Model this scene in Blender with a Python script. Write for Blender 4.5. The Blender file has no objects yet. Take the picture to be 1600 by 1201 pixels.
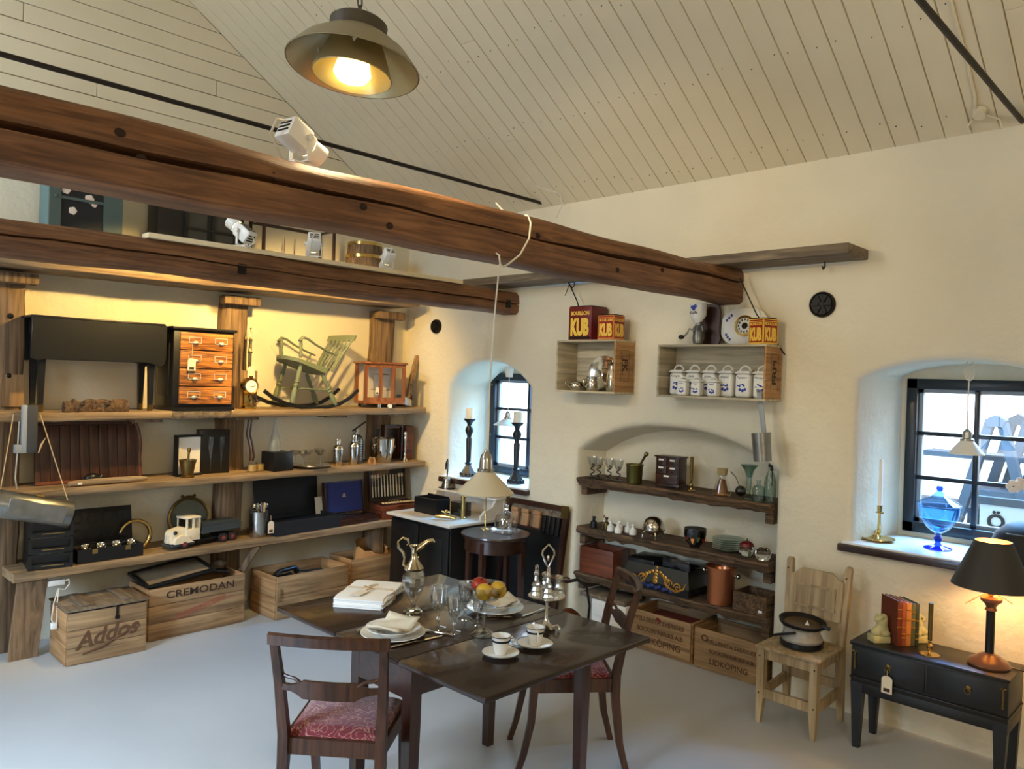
import bpy, bmesh, math, random
from mathutils import Vector, Matrix
D=bpy.data; S=bpy.context.scene; COL=S.collection
PI=math.pi; R=math.radians
random.seed(7)
# ---------------------------------------------------------------- camera, sky, lamps, exposure
cam=D.cameras.new('camera'); cam.sensor_width=36; cam.lens=27.65; cam.clip_start=.05
co=D.objects.new('camera',cam); COL.objects.link(co); S.camera=co
co.matrix_world=Matrix(((.69682259,-.01869316,-.71699989,-4.5),(-.71648084,.02794695,-.69704675,-5.644),(.03306797,.99943461,.00608077,1.8),(0,0,0,1)))
S.view_settings.view_transform='Standard'; S.view_settings.look='None'
S.view_settings.exposure=-0.22; S.view_settings.gamma=1; S.view_settings.use_curve_mapping=False
W=D.worlds.new('sky'); S.world=W; W.use_nodes=True
W.node_tree.nodes['Background'].inputs[0].default_value=(.80,.90,1,1)
W.node_tree.nodes['Background'].inputs[1].default_value=7.0
def lamp(kind,name,loc,col,power,target=None,**k):
    l=D.lights.new(name,kind); l.color=col; l.energy=power
    for a,b in k.items(): setattr(l,a,b)
    o=D.objects.new(name,l); COL.objects.link(o); o.location=loc
    if target is not None: o.rotation_euler=(Vector(target)-Vector(loc)).to_track_quat('-Z','Y').to_euler()
    return o
WARM=(1,.66,.22); WARM2=(1,.79,.45); DAY=(.74,.87,1)
# daylight at the openings of the unseen walls and outside the two windows
lamp('AREA','door_daylight',(-6.95,-3.0,2.0),(.50,.72,1),85,(-4.3,-2.2,.0),shape='RECTANGLE',size=1.3,size_y=.9,spread=R(65))
lamp('AREA','window_daylight',(1.5,-1.0,2.75),(.15,.50,1),800,(-.3,-1.0,.7),shape='RECTANGLE',size=1.3,size_y=1.2)
lamp('AREA','window_daylight',(1.5,-4.45,2.75),(.18,.52,1),640,(-.3,-4.45,.7),shape='RECTANGLE',size=1.3,size_y=1.2)
lamp('AREA','gable_fill',(-6.0,-1.6,3.75),(.72,.86,1),70,(-2.6,.1,3.3),shape='RECTANGLE',size=1.0,size_y=1.0)  # unseen cool source, added to brighten the left of the gable
# spotlights of the room, then an added fill
lamp('SPOT','beam_spot',(-2.28,-1.02,2.60),WARM,140,(-2.55,.05,1.75),spot_size=R(96),spot_blend=.6,shadow_soft_size=.03)
lamp('SPOT','beam_spot',(-1.78,-1.02,2.60),WARM,150,(-1.1,.05,1.85),spot_size=R(96),spot_blend=.6,shadow_soft_size=.03)
lamp('SPOT','beam_spot',(-1.22,-1.02,2.60),WARM,28,(-.4,.05,1.6),spot_size=R(90),spot_blend=.7,shadow_soft_size=.03)
lamp('SPOT','beam_spot',(-2.86,-3.2,2.72),WARM2,78,(0,-2.7,2.25),spot_size=R(74),spot_blend=.8,shadow_soft_size=.04)
lamp('SPOT','rear_spot',(-4.4,-6.2,3.0),WARM2,42,(-.2,-4.0,2.3),spot_size=R(95),spot_blend=.9,shadow_soft_size=.08)
lamp('POINT','rear_fill',(-4.6,-7.3,2.5),(1,.90,.74),100,shadow_soft_size=.25)  # added ambient fill behind the camera, no fixture
# ---------------------------------------------------------------- mesh builder
class B:
    def __init__(s): s.bm=bmesh.new()
    def box(s,x0,x1,y0,y1,z0,z1,bev=0,seg=2,M=None):
        r=bmesh.ops.create_cube(s.bm,size=1); vs=r['verts']
        for v in vs: v.co=Vector(((x0+x1)/2+v.co.x*(x1-x0),(y0+y1)/2+v.co.y*(y1-y0),(z0+z1)/2+v.co.z*(z1-z0)))
        if bev>0:
            es=list({e for v in vs for e in v.link_edges})
            g=bmesh.ops.bevel(s.bm,geom=es,offset=bev,segments=seg,affect='EDGES',profile=.5)
            vs=list({v for f in g['faces'] for v in f.verts}|{v for v in vs if v.is_valid})
        if M is not None:
            for v in vs: v.co=M@v.co
        return s
    def bar(s,p,q,w,h,bev=0,up=(0,0,1)):
        p=Vector(p);q=Vector(q);d=q-p;L=d.length;z=d.normalized();u=Vector(up)
        if abs(z.dot(u))>.99:u=Vector((0,1,0))
        x=u.cross(z).normalized();y=z.cross(x)
        M=Matrix((x,y,z)).transposed().to_4x4();M.translation=p
        return s.box(-w/2,w/2,-h/2,h/2,0,L,bev,M=M)
    def lathe(s,prof,seg=20,c=(0,0,0),M=None,sx=1,sy=1):
        rings=[]
        for r,z in prof:
            if r<1e-5: rings.append([s.bm.verts.new((c[0],c[1],c[2]+z))])
            else: rings.append([s.bm.verts.new((c[0]+sx*r*math.cos(2*PI*i/seg),c[1]+sy*r*math.sin(2*PI*i/seg),c[2]+z)) for i in range(seg)])
        for a,b in zip(rings,rings[1:]):
            n=max(len(a),len(b))
            for i in range(n):
                j=(i+1)%n
                if len(a)==1 and len(b)==1: continue
                if len(a)==1: s.bm.faces.new((a[0],b[j],b[i]))
                elif len(b)==1: s.bm.faces.new((a[i],a[j],b[0]))
                else: s.bm.faces.new((a[i],a[j],b[j],b[i]))
        if M is not None:
            for rg in rings:
                for v in rg: v.co=M@v.co
        return s
    def cyl(s,p,q,r,r2=None,seg=14):
        p=Vector(p);q=Vector(q);d=q-p
        M=d.to_track_quat('Z','Y').to_matrix().to_4x4();M.translation=p
        r2=r if r2 is None else r2
        return s.lathe([(0,0),(r,0),(r2,d.length),(0,d.length)],seg,M=M)
    def tube(s,pts,r,seg=8,closed=False,flat=1):
        pts=[Vector(p) for p in pts];n=len(pts);rs=r if isinstance(r,(list,tuple)) else [r]*n
        rings=[];N=None
        for i,p in enumerate(pts):
            a=pts[(i-1)%n] if (closed or i>0) else p; b=pts[(i+1)%n] if (closed or i<n-1) else p
            t=(b-a); t=t.normalized() if t.length>1e-9 else Vector((0,0,1))
            if N is None:
                N=Vector((0,0,1)) if abs(t.z)<.9 else Vector((1,0,0))
            N=(N-t*N.dot(t)); N=N.normalized() if N.length>1e-6 else t.orthogonal().normalized()
            Bn=t.cross(N)
            rings.append([s.bm.verts.new(p+N*math.cos(2*PI*k/seg)*rs[i]*flat+Bn*math.sin(2*PI*k/seg)*rs[i]) for k in range(seg)])
        m=n if closed else n-1
        for i in range(m):
            a=rings[i];b=rings[(i+1)%n]
            for k in range(seg):
                j=(k+1)%seg; s.bm.faces.new((a[k],a[j],b[j],b[k]))
        if not closed:
            s.bm.faces.new(rings[0][::-1]); s.bm.faces.new(rings[-1])
        return s
    def sph(s,c,r,sx=1,sy=1,sz=1,u=14,v=9):
        g=bmesh.ops.create_uvsphere(s.bm,u_segments=u,v_segments=v,radius=r)
        for q in g['verts']: q.co=Vector((c[0]+q.co.x*sx,c[1]+q.co.y*sy,c[2]+q.co.z*sz))
        return s
    def prism(s,poly,axis,a,b,bev=0):
        """polygon extruded along an axis: axis 'y' takes (x,z), 'x' takes (y,z), 'z' takes (x,y)"""
        f=lambda p,t:{'y':(p[0],t,p[1]),'x':(t,p[0],p[1]),'z':(p[0],p[1],t)}[axis]
        A=[s.bm.verts.new(f(p,a)) for p in poly];Bv=[s.bm.verts.new(f(p,b)) for p in poly];n=len(poly)
        fs=[s.bm.faces.new(A),s.bm.faces.new(Bv[::-1])]
        for i in range(n): fs.append(s.bm.faces.new((A[i],Bv[i],Bv[(i+1)%n],A[(i+1)%n])))
        bmesh.ops.recalc_face_normals(s.bm,faces=fs)
        if bev: bmesh.ops.bevel(s.bm,geom=list({e for q in fs for e in q.edges}),offset=bev,segments=1,affect='EDGES')
        return s
    def loft(s,rings,closed=True,caps=True):
        vs=[[s.bm.verts.new(p) for p in r] for r in rings];n=len(rings[0])
        for a,b in zip(vs,vs[1:]):
            for k in range(n if closed else n-1):
                j=(k+1)%n; s.bm.faces.new((a[k],a[j],b[j],b[k]))
        if caps and closed: s.bm.faces.new(vs[0][::-1]); s.bm.faces.new(vs[-1])
        return s
    def xf(s,M):
        bmesh.ops.transform(s.bm,matrix=M,verts=s.bm.verts); return s
    def out(s,name,mat,ang=38,recalc=True):
        if recalc: bmesh.ops.recalc_face_normals(s.bm,faces=s.bm.faces)
        me=D.meshes.new(name); s.bm.to_mesh(me); s.bm.free()
        me.materials.append(mat)
        me.polygons.foreach_set('use_smooth',[True]*len(me.polygons)); me.set_sharp_from_angle(angle=R(ang))
        return me
def obj(name,b,mat,parent=None,loc=(0,0,0),rot=None,ang=38,label=None,kind=None,solid=0,recalc=True):
    me=b.out(name,mat,ang,recalc) if isinstance(b,B) else b
    o=D.objects.new(name,me); COL.objects.link(o); o.location=loc
    if rot: o.rotation_euler=rot
    if parent is not None: o.parent=parent
    if label: o['label']=label
    if kind: o['kind']=kind
    if solid:
        m=o.modifiers.new('wall','SOLIDIFY'); m.thickness=solid; m.offset=0
    return o
def tag(o,label,cat,group=None):
    o['label']=label;o['category']=cat
    if group:o['group']=group
    return o
def thing(name,label,cat,loc=(0,0,0),rz=0,group=None,rot=None):
    o=D.objects.new(name,None); COL.objects.link(o); o.location=loc; o.rotation_euler=rot or (0,0,rz); o.empty_display_size=.05
    return tag(o,label,cat,group)
def solo(name,label,cat,b,mat,loc=(0,0,0),rz=0,group=None,rot=None,**k):
    o=obj(name,b,mat,None,loc,rot or (0,0,rz),**k); return tag(o,label,cat,group)
def dup(root,loc,rz=None,label=None,group=None):
    r=root.copy(); COL.objects.link(r); r.location=loc
    if rz is not None: r.rotation_euler=(0,0,rz)
    if label: r['label']=label
    if group: r['group']=group
    for ch in list(root.children):
        c=ch.copy(); COL.objects.link(c); c.parent=r
        for g in list(ch.children):
            d=g.copy(); COL.objects.link(d); d.parent=c
    return r
WR=-PI/2      # facing of things on the window wall: local front (-y) looks to -X, local x runs to -Y
# ---------------------------------------------------------------- materials
def lin(c):
    return tuple(((v/255)/12.92 if v/255<=.04045 else ((v/255+.055)/1.055)**2.4) for v in c)+(1,)
def nt(name):
    m=D.materials.new(name); m.use_nodes=True; t=m.node_tree; return m,t,t.nodes['Principled BSDF']
def mat(name,c,rough=.5,metal=0,bump=0,bscale=40,var=0,vscale=6,trans=0,ior=1.45,coat=0,emit=None,es=0,alpha=1,spec=None,sheen=0):
    m,t,p=nt(name); p.inputs['Base Color'].default_value=lin(c); p.inputs['Roughness'].default_value=rough; p.inputs['Metallic'].default_value=metal
    p.inputs['Transmission Weight'].default_value=trans; p.inputs['IOR'].default_value=ior; p.inputs['Coat Weight'].default_value=coat
    if spec is not None: p.inputs['Specular IOR Level'].default_value=spec
    if sheen: p.inputs['Sheen Weight'].default_value=sheen
    if emit: p.inputs['Emission Color'].default_value=lin(emit); p.inputs['Emission Strength'].default_value=es
    if var or bump:
        tc=t.nodes.new('ShaderNodeTexCoord')
        n=t.nodes.new('ShaderNodeTexNoise'); t.links.new(tc.outputs['Object'],n.inputs['Vector'])
    if var:
        n.inputs['Scale'].default_value=vscale; n.inputs['Detail'].default_value=5
        h=t.nodes.new('ShaderNodeMix'); h.data_type='RGBA'
        h.inputs['A'].default_value=lin([v*(1-var) for v in c]); h.inputs['B'].default_value=lin([min(255,v*(1+var*.6)) for v in c])
        t.links.new(n.outputs['Fac'],h.inputs['Factor']); t.links.new(h.outputs['Result'],p.inputs['Base Color'])
    if bump:
        n2=t.nodes.new('ShaderNodeTexNoise'); n2.inputs['Scale'].default_value=bscale; n2.inputs['Detail'].default_value=4
        t.links.new(tc.outputs['Object'],n2.inputs['Vector'])
        b=t.nodes.new('ShaderNodeBump'); b.inputs['Strength'].default_value=bump; b.inputs['Distance'].default_value=.02
        t.links.new(n2.outputs['Fac'],b.inputs['Height']); t.links.new(b.outputs['Normal'],p.inputs['Normal'])
    return m
def wood(name,dark,light,axis='x',rough=.6,scale=1,bump=.25,knots=True,ring=0,coat=0):
    m,t,p=nt(name); p.inputs['Roughness'].default_value=rough; p.inputs['Coat Weight'].default_value=coat
    tc=t.nodes.new('ShaderNodeTexCoord'); mp=t.nodes.new('ShaderNodeMapping'); t.links.new(tc.outputs['Object'],mp.inputs['Vector'])
    k=[28*scale]*3; k['xyz'.index(axis)]=1.6*scale; mp.inputs['Scale'].default_value=k
    oi=t.nodes.new('ShaderNodeObjectInfo'); ad=t.nodes.new('ShaderNodeVectorMath'); ad.operation='ADD'
    sc=t.nodes.new('ShaderNodeVectorMath'); sc.operation='SCALE'; cb=t.nodes.new('ShaderNodeCombineXYZ')
    for q in 'XYZ': t.links.new(oi.outputs['Random'],cb.inputs[q])
    t.links.new(cb.outputs[0],sc.inputs[0]); sc.inputs['Scale'].default_value=37
    t.links.new(mp.outputs[0],ad.inputs[0]); t.links.new(sc.outputs[0],ad.inputs[1])
    n=t.nodes.new('ShaderNodeTexNoise'); n.inputs['Scale'].default_value=1; n.inputs['Detail'].default_value=6; n.inputs['Distortion'].default_value=1.2+ring
    t.links.new(ad.outputs[0],n.inputs['Vector'])
    n2=t.nodes.new('ShaderNodeTexNoise'); n2.inputs['Scale'].default_value=2.2*scale; n2.inputs['Detail'].default_value=3; t.links.new(tc.outputs['Object'],n2.inputs['Vector'])
    r=t.nodes.new('ShaderNodeValToRGB'); r.color_ramp.elements[0].position=.33; r.color_ramp.elements[1].position=.68
    r.color_ramp.elements[0].color=lin(dark); r.color_ramp.elements[1].color=lin(light); t.links.new(n.outputs['Fac'],r.inputs['Fac'])
    h=t.nodes.new('ShaderNodeMix'); h.data_type='RGBA'; h.blend_type='MULTIPLY'; h.inputs['Factor'].default_value=.55
    r2=t.nodes.new('ShaderNodeValToRGB'); r2.color_ramp.elements[0].position=.3; r2.color_ramp.elements[0].color=(.45,.42,.4,1); r2.color_ramp.elements[1].position=.6
    t.links.new(n2.outputs['Fac'],r2.inputs['Fac']); t.links.new(r.outputs[0],h.inputs['A']); t.links.new(r2.outputs[0],h.inputs['B'])
    t.links.new(h.outputs['Result'],p.inputs['Base Color'])
    b=t.nodes.new('ShaderNodeBump'); b.inputs['Strength'].default_value=bump; b.inputs['Distance'].default_value=.008
    t.links.new(n.outputs['Fac'],b.inputs['Height']); t.links.new(b.outputs['Normal'],p.inputs['Normal'])
    return m
def thin_glass(name,tint=(1,1,1),rough=.02,fac=.08):
    m=D.materials.new(name); m.use_nodes=True; t=m.node_tree; t.nodes.clear()
    o=t.nodes.new('ShaderNodeOutputMaterial'); a=t.nodes.new('ShaderNodeBsdfTransparent'); a.inputs[0].default_value=tint+(1,)
    g=t.nodes.new('ShaderNodeBsdfGlossy'); g.inputs['Roughness'].default_value=rough
    lw=t.nodes.new('ShaderNodeLayerWeight'); lw.inputs['Blend'].default_value=.5
    pw=t.nodes.new('ShaderNodeMath'); pw.operation='POWER'; pw.inputs[1].default_value=4; t.links.new(lw.outputs['Facing'],pw.inputs[0])
    mr=t.nodes.new('ShaderNodeMapRange'); mr.inputs['To Min'].default_value=fac; mr.inputs['To Max'].default_value=.85
    t.links.new(pw.outputs[0],mr.inputs['Value'])
    x=t.nodes.new('ShaderNodeMixShader'); t.links.new(mr.outputs[0],x.inputs[0]); t.links.new(a.outputs[0],x.inputs[1]); t.links.new(g.outputs[0],x.inputs[2]); t.links.new(x.outputs[0],o.inputs['Surface'])
    return m
def plaster(name,c):
    m,t,p=nt(name); p.inputs['Roughness'].default_value=.85
    tc=t.nodes.new('ShaderNodeTexCoord')
    def noise(s,d=4):
        n=t.nodes.new('ShaderNodeTexNoise'); n.inputs['Scale'].default_value=s; n.inputs['Detail'].default_value=d; t.links.new(tc.outputs['Object'],n.inputs['Vector']); return n
    n=noise(1.3,6); h=t.nodes.new('ShaderNodeMix'); h.data_type='RGBA'; h.inputs['A'].default_value=lin([v*.93 for v in c]); h.inputs['B'].default_value=lin([min(255,v*1.04) for v in c])
    t.links.new(n.outputs['Fac'],h.inputs['Factor']); t.links.new(h.outputs['Result'],p.inputs['Base Color'])
    b1=t.nodes.new('ShaderNodeBump'); b1.inputs['Strength'].default_value=.5; b1.inputs['Distance'].default_value=.05; t.links.new(noise(3.5,3).outputs['Fac'],b1.inputs['Height'])
    b2=t.nodes.new('ShaderNodeBump'); b2.inputs['Strength'].default_value=.3; b2.inputs['Distance'].default_value=.012; t.links.new(noise(38,6).outputs['Fac'],b2.inputs['Height'])
    t.links.new(b1.outputs[0],b2.inputs['Normal']); t.links.new(b2.outputs[0],p.inputs['Normal'])
    return m
M={}
M['plaster']=plaster('lime plaster',(227,217,192))
M['boards']=mat('white painted boards',(222,209,180),.55,var=.05,vscale=2,bump=.05,bscale=30)
M['joint']=mat('dark joint',(126,114,90),.9)
M['floor']=mat('painted concrete floor',(186,187,186),.3,var=.07,vscale=1.6,bump=.04,bscale=14)
M['beam']=wood('old hewn pine',(98,63,38),(146,101,64),'x',.65,1.8,.4)
M['post']=wood('weathered post',(86,68,48),(150,120,88),'z',.75,1,.6)
M['shelf']=wood('worn oak plank',(114,92,64),(170,142,106),'x',.65,1,.3)
M['greywood']=wood('grey plank',(92,80,66),(142,124,100),'y',.75,1,.4)
M['bark']=wood('rough slab',(54,38,26),(120,92,62),'y',.85,1.4,1.0)
M['pine']=wood('old crate pine',(128,98,66),(186,150,106),'x',.7,.9,.25)
M['cratewood']=wood('greyed crate board',(170,158,132),(218,204,174),'x',.75,.9,.25)
M['pinez']=wood('old crate pine upright',(128,98,66),(186,150,106),'z',.7,.9,.25)
M['piney']=wood('old crate pine end',(142,102,60),(196,150,100),'y',.7,.9,.25)
M['grain']=wood('burnt pine drawer front',(88,44,14),(212,138,62),'x',.5,1.4,.3,ring=2)
M['mahog']=wood('dark mahogany',(34,17,11),(66,34,21),'x',.28,1,.06,coat=.3)
M['mahogz']=wood('dark mahogany upright',(36,18,12),(72,38,24),'z',.3,1,.06,coat=.2)
M['table']=wood('polished dark table',(34,20,15),(56,34,25),'x',.27,.6,.05,coat=.25)
M['redwood']=wood('red brown box',(80,40,25),(126,66,40),'x',.4,1,.1)
M['slat']=wood('brown slat',(58,35,26),(90,55,40),'z',.45,1,.12)
M['case']=wood('cherry case',(122,72,42),(172,108,66),'z',.35,1,.1)
M['chair']=wood('chair walnut',(50,28,17),(92,56,35),'z',.35,1,.08)
M['rawchair']=wood('bare pine chair',(150,126,90),(198,174,134),'z',.65,1,.15)
M['drift']=wood('driftwood',(128,104,74),(190,166,130),'x',.8,1,.5)
M['black']=mat('black lacquer',(20,20,21),.35)
M['blacksoft']=mat('black leatherette',(24,24,27),.6,bump=.15,bscale=220)
M['ebony']=wood('ebonised wood',(13,12,12),(22,20,19),'x',.4,1,.05)
M['blackpaint']=mat('black painted wood',(15,17,20),.4)
M['navy']=mat('dark navy paint',(26,34,42),.3)
M['iron']=mat('black iron',(34,31,29),.5,.6,bump=.2,bscale=60)
M['rod']=mat('dark steel rod',(48,40,34),.5,.5)
M['silver']=mat('polished silver',(205,200,190),.13,1)
M['steel']=mat('brushed steel',(176,172,164),.25,1)
M['tin']=mat('aged tin',(140,140,136),.33,.85,var=.3,vscale=14)
M['brass']=mat('brass',(206,174,106),.2,1)
M['oldbrass']=mat('old brass',(120,98,56),.35,.9,var=.25,vscale=20)
M['copper']=mat('copper',(224,146,104),.28,.85)
M['white']=mat('white enamel',(236,234,228),.3)
M['porc']=mat('porcelain',(236,232,222),.18,coat=.4)
M['cream']=mat('cream glass shade',(226,212,180),.2,trans=.15)
M['linen']=mat('white linen',(238,234,226),.9,bump=.2,bscale=150)
M['linen2']=mat('cream linen',(226,212,186),.9,bump=.2,bscale=150)
M['paper']=mat('card paper',(222,208,184),.85)
M['kraft']=mat('brown paper',(168,124,78),.85,bump=.4,bscale=25,var=.2)
M['cork']=mat('tan leather',(170,130,92),.7)
M['green']=mat('sage green paint',(112,120,90),.4,var=.08,vscale=10)
M['teal']=mat('teal paint',(104,134,136),.5)
M['dteal']=mat('grey green paint',(78,92,88),.5)
M['glass']=mat('clear glass',(255,255,255),.01,trans=1,ior=1.45)
M['thin']=thin_glass('thin glass')
M['crystal']=thin_glass('cut crystal',(.97,.98,.98),.07,.26)
M['nickel']=mat('pale nickel',(206,202,194),.4,.3)
M['thin2']=thin_glass('stemware glass',(.96,.97,.97),.02,.2)
M['pane']=thin_glass('window pane',(.97,.98,1),.01,.04)
M['blueglass']=thin_glass('cobalt glass',(.50,.76,1),.02,.06)
M['bluedeep']=thin_glass('deep cobalt glass',(.10,.26,.95),.02,.1)
M['amber']=mat('amber glass',(226,150,30),.03,trans=.9)
M['greenglass']=thin_glass('green tinted glass',(.62,.74,.70),.03,.1)
M['smokeglass']=thin_glass('dark tinted glass',(.25,.25,.25),.03,.1)
M['frost']=mat('frosted bottle',(215,220,218),.3,trans=.85)
M['wax']=mat('candle wax',(244,238,222),.5)
M['red']=mat('tin red',(150,34,22),.4,var=.2,vscale=12)
M['dkred']=mat('old tin red',(112,26,24),.4,var=.3,vscale=12)
M['yellow']=mat('print yellow',(236,196,80),.5)
M['orange']=mat('print orange',(214,132,48),.5)
M['ink']=mat('stencil ink',(58,42,30),.8)
M['brownink']=mat('brown stencil ink',(96,66,42),.8)
M['redink']=mat('red stencil ink',(170,90,70),.8)
M['blue']=mat('cobalt print',(44,58,150),.3)
M['bluevel']=mat('royal blue velvet',(20,28,96),.8,sheen=.4)
M['gold']=mat('gold leaf',(190,140,60),.35,.8)
M['ivory']=mat('ivory handle',(226,202,160),.4)
M['stone']=mat('jade stone',(186,178,128),.4,var=.25,vscale=30)
M['marble']=mat('cream marble',(226,216,200),.25,var=.1,vscale=9)
M['cord']=mat('white cord',(214,206,190),.6)
M['string']=mat('hemp string',(190,162,122),.9)
M['apple']=mat('yellow apple',(216,170,50),.35,var=.12,vscale=9)
M['redapple']=mat('red apple',(176,52,32),.35,var=.35,vscale=8)
M['stem']=mat('apple stem',(70,50,30),.8)
M['grey']=mat('grey plastic',(150,156,160),.5)
M['dgrey']=mat('dark grey',(62,64,66),.5)
M['truckbed']=mat('grey blue paint',(58,66,70),.4)
M['ivorypaint']=mat('ivory paint',(226,214,186),.45)
M['rubber']=mat('rubber',(36,30,28),.7)
M['redpaint']=mat('red paint',(120,24,24),.35)
M['leaf']=mat('orchid stem green',(70,96,50),.6)
M['petal']=mat('pale petal',(232,214,196),.7)
M['lampshell']=mat('lamp shade paint',(140,130,102),.45)
M['lampcap']=mat('dark lamp cap',(74,66,54),.5)
M['lampin']=mat('champagne metal',(190,178,140),.35,.75)
M['bulb']=mat('lamp bulb',(255,220,150),.4,emit=(255,214,120),es=7)

M['sign']=mat('white sign',(150,156,160),.5)
M['outwood']=mat('outdoor grey wood',(52,58,66),.8,var=.2)
M['outwhite']=mat('outdoor white boards',(200,205,210),.8)
M['grass']=mat('pale gravel and grass',(150,156,140),.9,var=.2,vscale=4)
def damask(name):
    m,t,p=nt(name); p.inputs['Roughness'].default_value=.8; p.inputs['Sheen Weight'].default_value=.4
    tc=t.nodes.new('ShaderNodeTexCoord'); n=t.nodes.new('ShaderNodeTexNoise'); n.inputs['Scale'].default_value=16; n.inputs['Detail'].default_value=1.5; n.inputs['Distortion'].default_value=2.6
    t.links.new(tc.outputs['Object'],n.inputs['Vector'])
    r=t.nodes.new('ShaderNodeValToRGB'); e=r.color_ramp.elements; e[0].position=.455; e[0].color=lin((112,24,34)); e[1].position=.495; e[1].color=lin((186,128,106))
    x=e.new(.54); x.color=lin((118,26,38)); t.links.new(n.outputs['Fac'],r.inputs['Fac']); t.links.new(r.outputs[0],p.inputs['Base Color'])
    b=t.nodes.new('ShaderNodeBump'); b.inputs['Strength'].default_value=.4; b.inputs['Distance'].default_value=.004; t.links.new(n.outputs['Fac'],b.inputs['Height']); t.links.new(b.outputs[0],p.inputs['Normal'])
    return m
M['damask']=damask('red damask')
def text(s,size,mt,parent,loc,rot=(PI/2,0,0),sx=1,shear=0,bold=0,name='lettering',ext=.0006,fit=None):
    c=D.curves.new('t','FONT'); c.body=s; c.size=size; c.align_x='CENTER'; c.align_y='CENTER'; c.extrude=ext; c.shear=shear; c.offset=bold; c.resolution_u=3
    t=D.objects.new('t',c); COL.objects.link(t)
    bpy.context.view_layer.update()
    me=D.meshes.new_from_object(t.evaluated_get(bpy.context.evaluated_depsgraph_get()))
    D.objects.remove(t); D.curves.remove(c)
    if fit:
        xs=[v.co.x for v in me.vertices];ys=[v.co.y for v in me.vertices]; kx=fit[0]/(max(xs)-min(xs)); ky=fit[1]/(max(ys)-min(ys)); mx=(max(xs)+min(xs))/2; my=(max(ys)+min(ys))/2
        for v in me.vertices: v.co.x=(v.co.x-mx)*kx; v.co.y=(v.co.y-my)*ky
    for v in me.vertices: v.co.x*=sx
    me.materials.clear(); me.materials.append(mt); me.name=name
    o=D.objects.new(name,me); COL.objects.link(o); o.location=loc; o.rotation_euler=rot
    if parent is not None:o.parent=parent
    return o
# ---------------------------------------------------------------- setting
EAVE=3.135; PITCH=.64; YB=.10; YF=-8.5; XL=-7.0
def struct(name,b,m,**k):
    o=obj(name,b,m,**k); o['kind']='structure'; return o
struct('floor',B().box(XL-.2,.34,YF-.2,YB+.2,-.1,0),M['floor'])
def arch(y0,y1,z0,zs,zp,n=14):
    """closed loop of (y,z): sill, right jamb, arch, left jamb; y0>y1"""
    pts=[(y0,z0),(y1,z0)]; c=(y0+y1)/2; h=(y0-y1)/2
    for i in range(n+1):
        a=-1+2*i/n; pts.append((c+a*h,zs+(zp-zs)*(1-abs(a)**2.4)))
    return pts
def grow(loop,d,keepz=None):
    cy=sum(p[0] for p in loop)/len(loop); cz=sum(p[1] for p in loop)/len(loop)
    ys=[p[0] for p in loop]; zs=[p[1] for p in loop]; hy=(max(ys)-min(ys))/2; hz=(max(zs)-min(zs))/2; my=(max(ys)+min(ys))/2; mz=(max(zs)+min(zs))/2
    return [(my+(p[0]-my)*(1+d/hy), (keepz if keepz is not None and p[1]<=keepz+1e-4 else mz+(p[1]-mz)*(1+d/hz))) for p in loop]
bm=bmesh.new()
def ring(loop,x): return [bm.verts.new((x,y,z)) for y,z in loop]
def eds(vs,closed=True):
    r=[]
    for i in range(len(vs) if closed else len(vs)-1):
        a,b=vs[i],vs[(i+1)%len(vs)]; e=bm.edges.get((a,b)) or bm.edges.new((a,b)); r.append(e)
    return r
def skin(a,b,closed=True):
    for i in range(len(a) if closed else len(a)-1):
        j=(i+1)%len(a); bm.faces.new((a[i],a[j],b[j],b[i]))
w1=arch(-.50,-1.46,.945,1.74,1.94); w2=arch(-3.965,-4.93,.945,1.86,1.975); ni=arch(-1.97,-3.50,0,1.30,1.51,20)
ni=ni[1:]+ni[:1]               # right foot .. arch .. left foot (open at the floor)
edges=[]
lips=[]
for L,deep,rect in ((w1,.5,(-.53,-1.43,.965,1.855)),(w2,.5,(-4.07,-4.80,.985,1.885))):
    r0=ring(grow(L,.045),0); edges+=eds(r0); prev=r0
    for x,d in ((.006,.024),(.02,.008),(.05,0)):
        r=ring(grow(L,d),x); skin(prev,r); prev=r
    # splayed reveal narrowing to the frame
    inner=[(min(max(y,rect[1]-.03),rect[0]+.03),z) for y,z in L]
    r=ring(inner,deep); skin(prev,r)
    rc=ring([(rect[0],rect[2]),(rect[1],rect[2]),(rect[1],rect[3]),(rect[0],rect[3])],deep)
    bmesh.ops.triangle_fill(bm,edges=eds(r)+eds(rc),use_beauty=True)
    rd=ring([(rect[0],rect[2]),(rect[1],rect[2]),(rect[1],rect[3]),(rect[0],rect[3])],deep+.12); skin(rc,rd)
r0=ring([(p[0],p[1]) if p[1]<1e-4 else p for p in grow(ni,.05,0)],0); prev=r0
for x,d in ((.008,.025),(.03,.008),(.07,0)):
    r=ring(grow(ni,d,0),x); skin(prev,r,False); prev=r
r=ring(grow(ni,-.03,0),.30); skin(prev,r,False); bm.faces.new(r)
a=bm.verts.new((0,YB,0)); b_=bm.verts.new((0,YB,EAVE)); c_=bm.verts.new((0,YF,EAVE)); d_=bm.verts.new((0,YF,0))
outer=[r0[-1],a,b_,c_,d_,r0[0]]
edges+=eds(r0,False)+eds(outer,False)
bmesh.ops.triangle_fill(bm,edges=edges,use_beauty=True)
wb=B(); wb.bm.free(); wb.bm=bm
wall=struct('wall_right',wb,M['plaster'],ang=50)
struct('wall_back',B().box(XL,.62,YB,YB+.3,0,3.02),M['plaster'])
struct('wall_front',B().prism([(XL-.2,0),(.6,0),(.6,EAVE),(-3.5,EAVE+PITCH*3.5),(XL-.2,EAVE)],'y',YF-.2,YF),M['plaster'])
lw=B()
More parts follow.
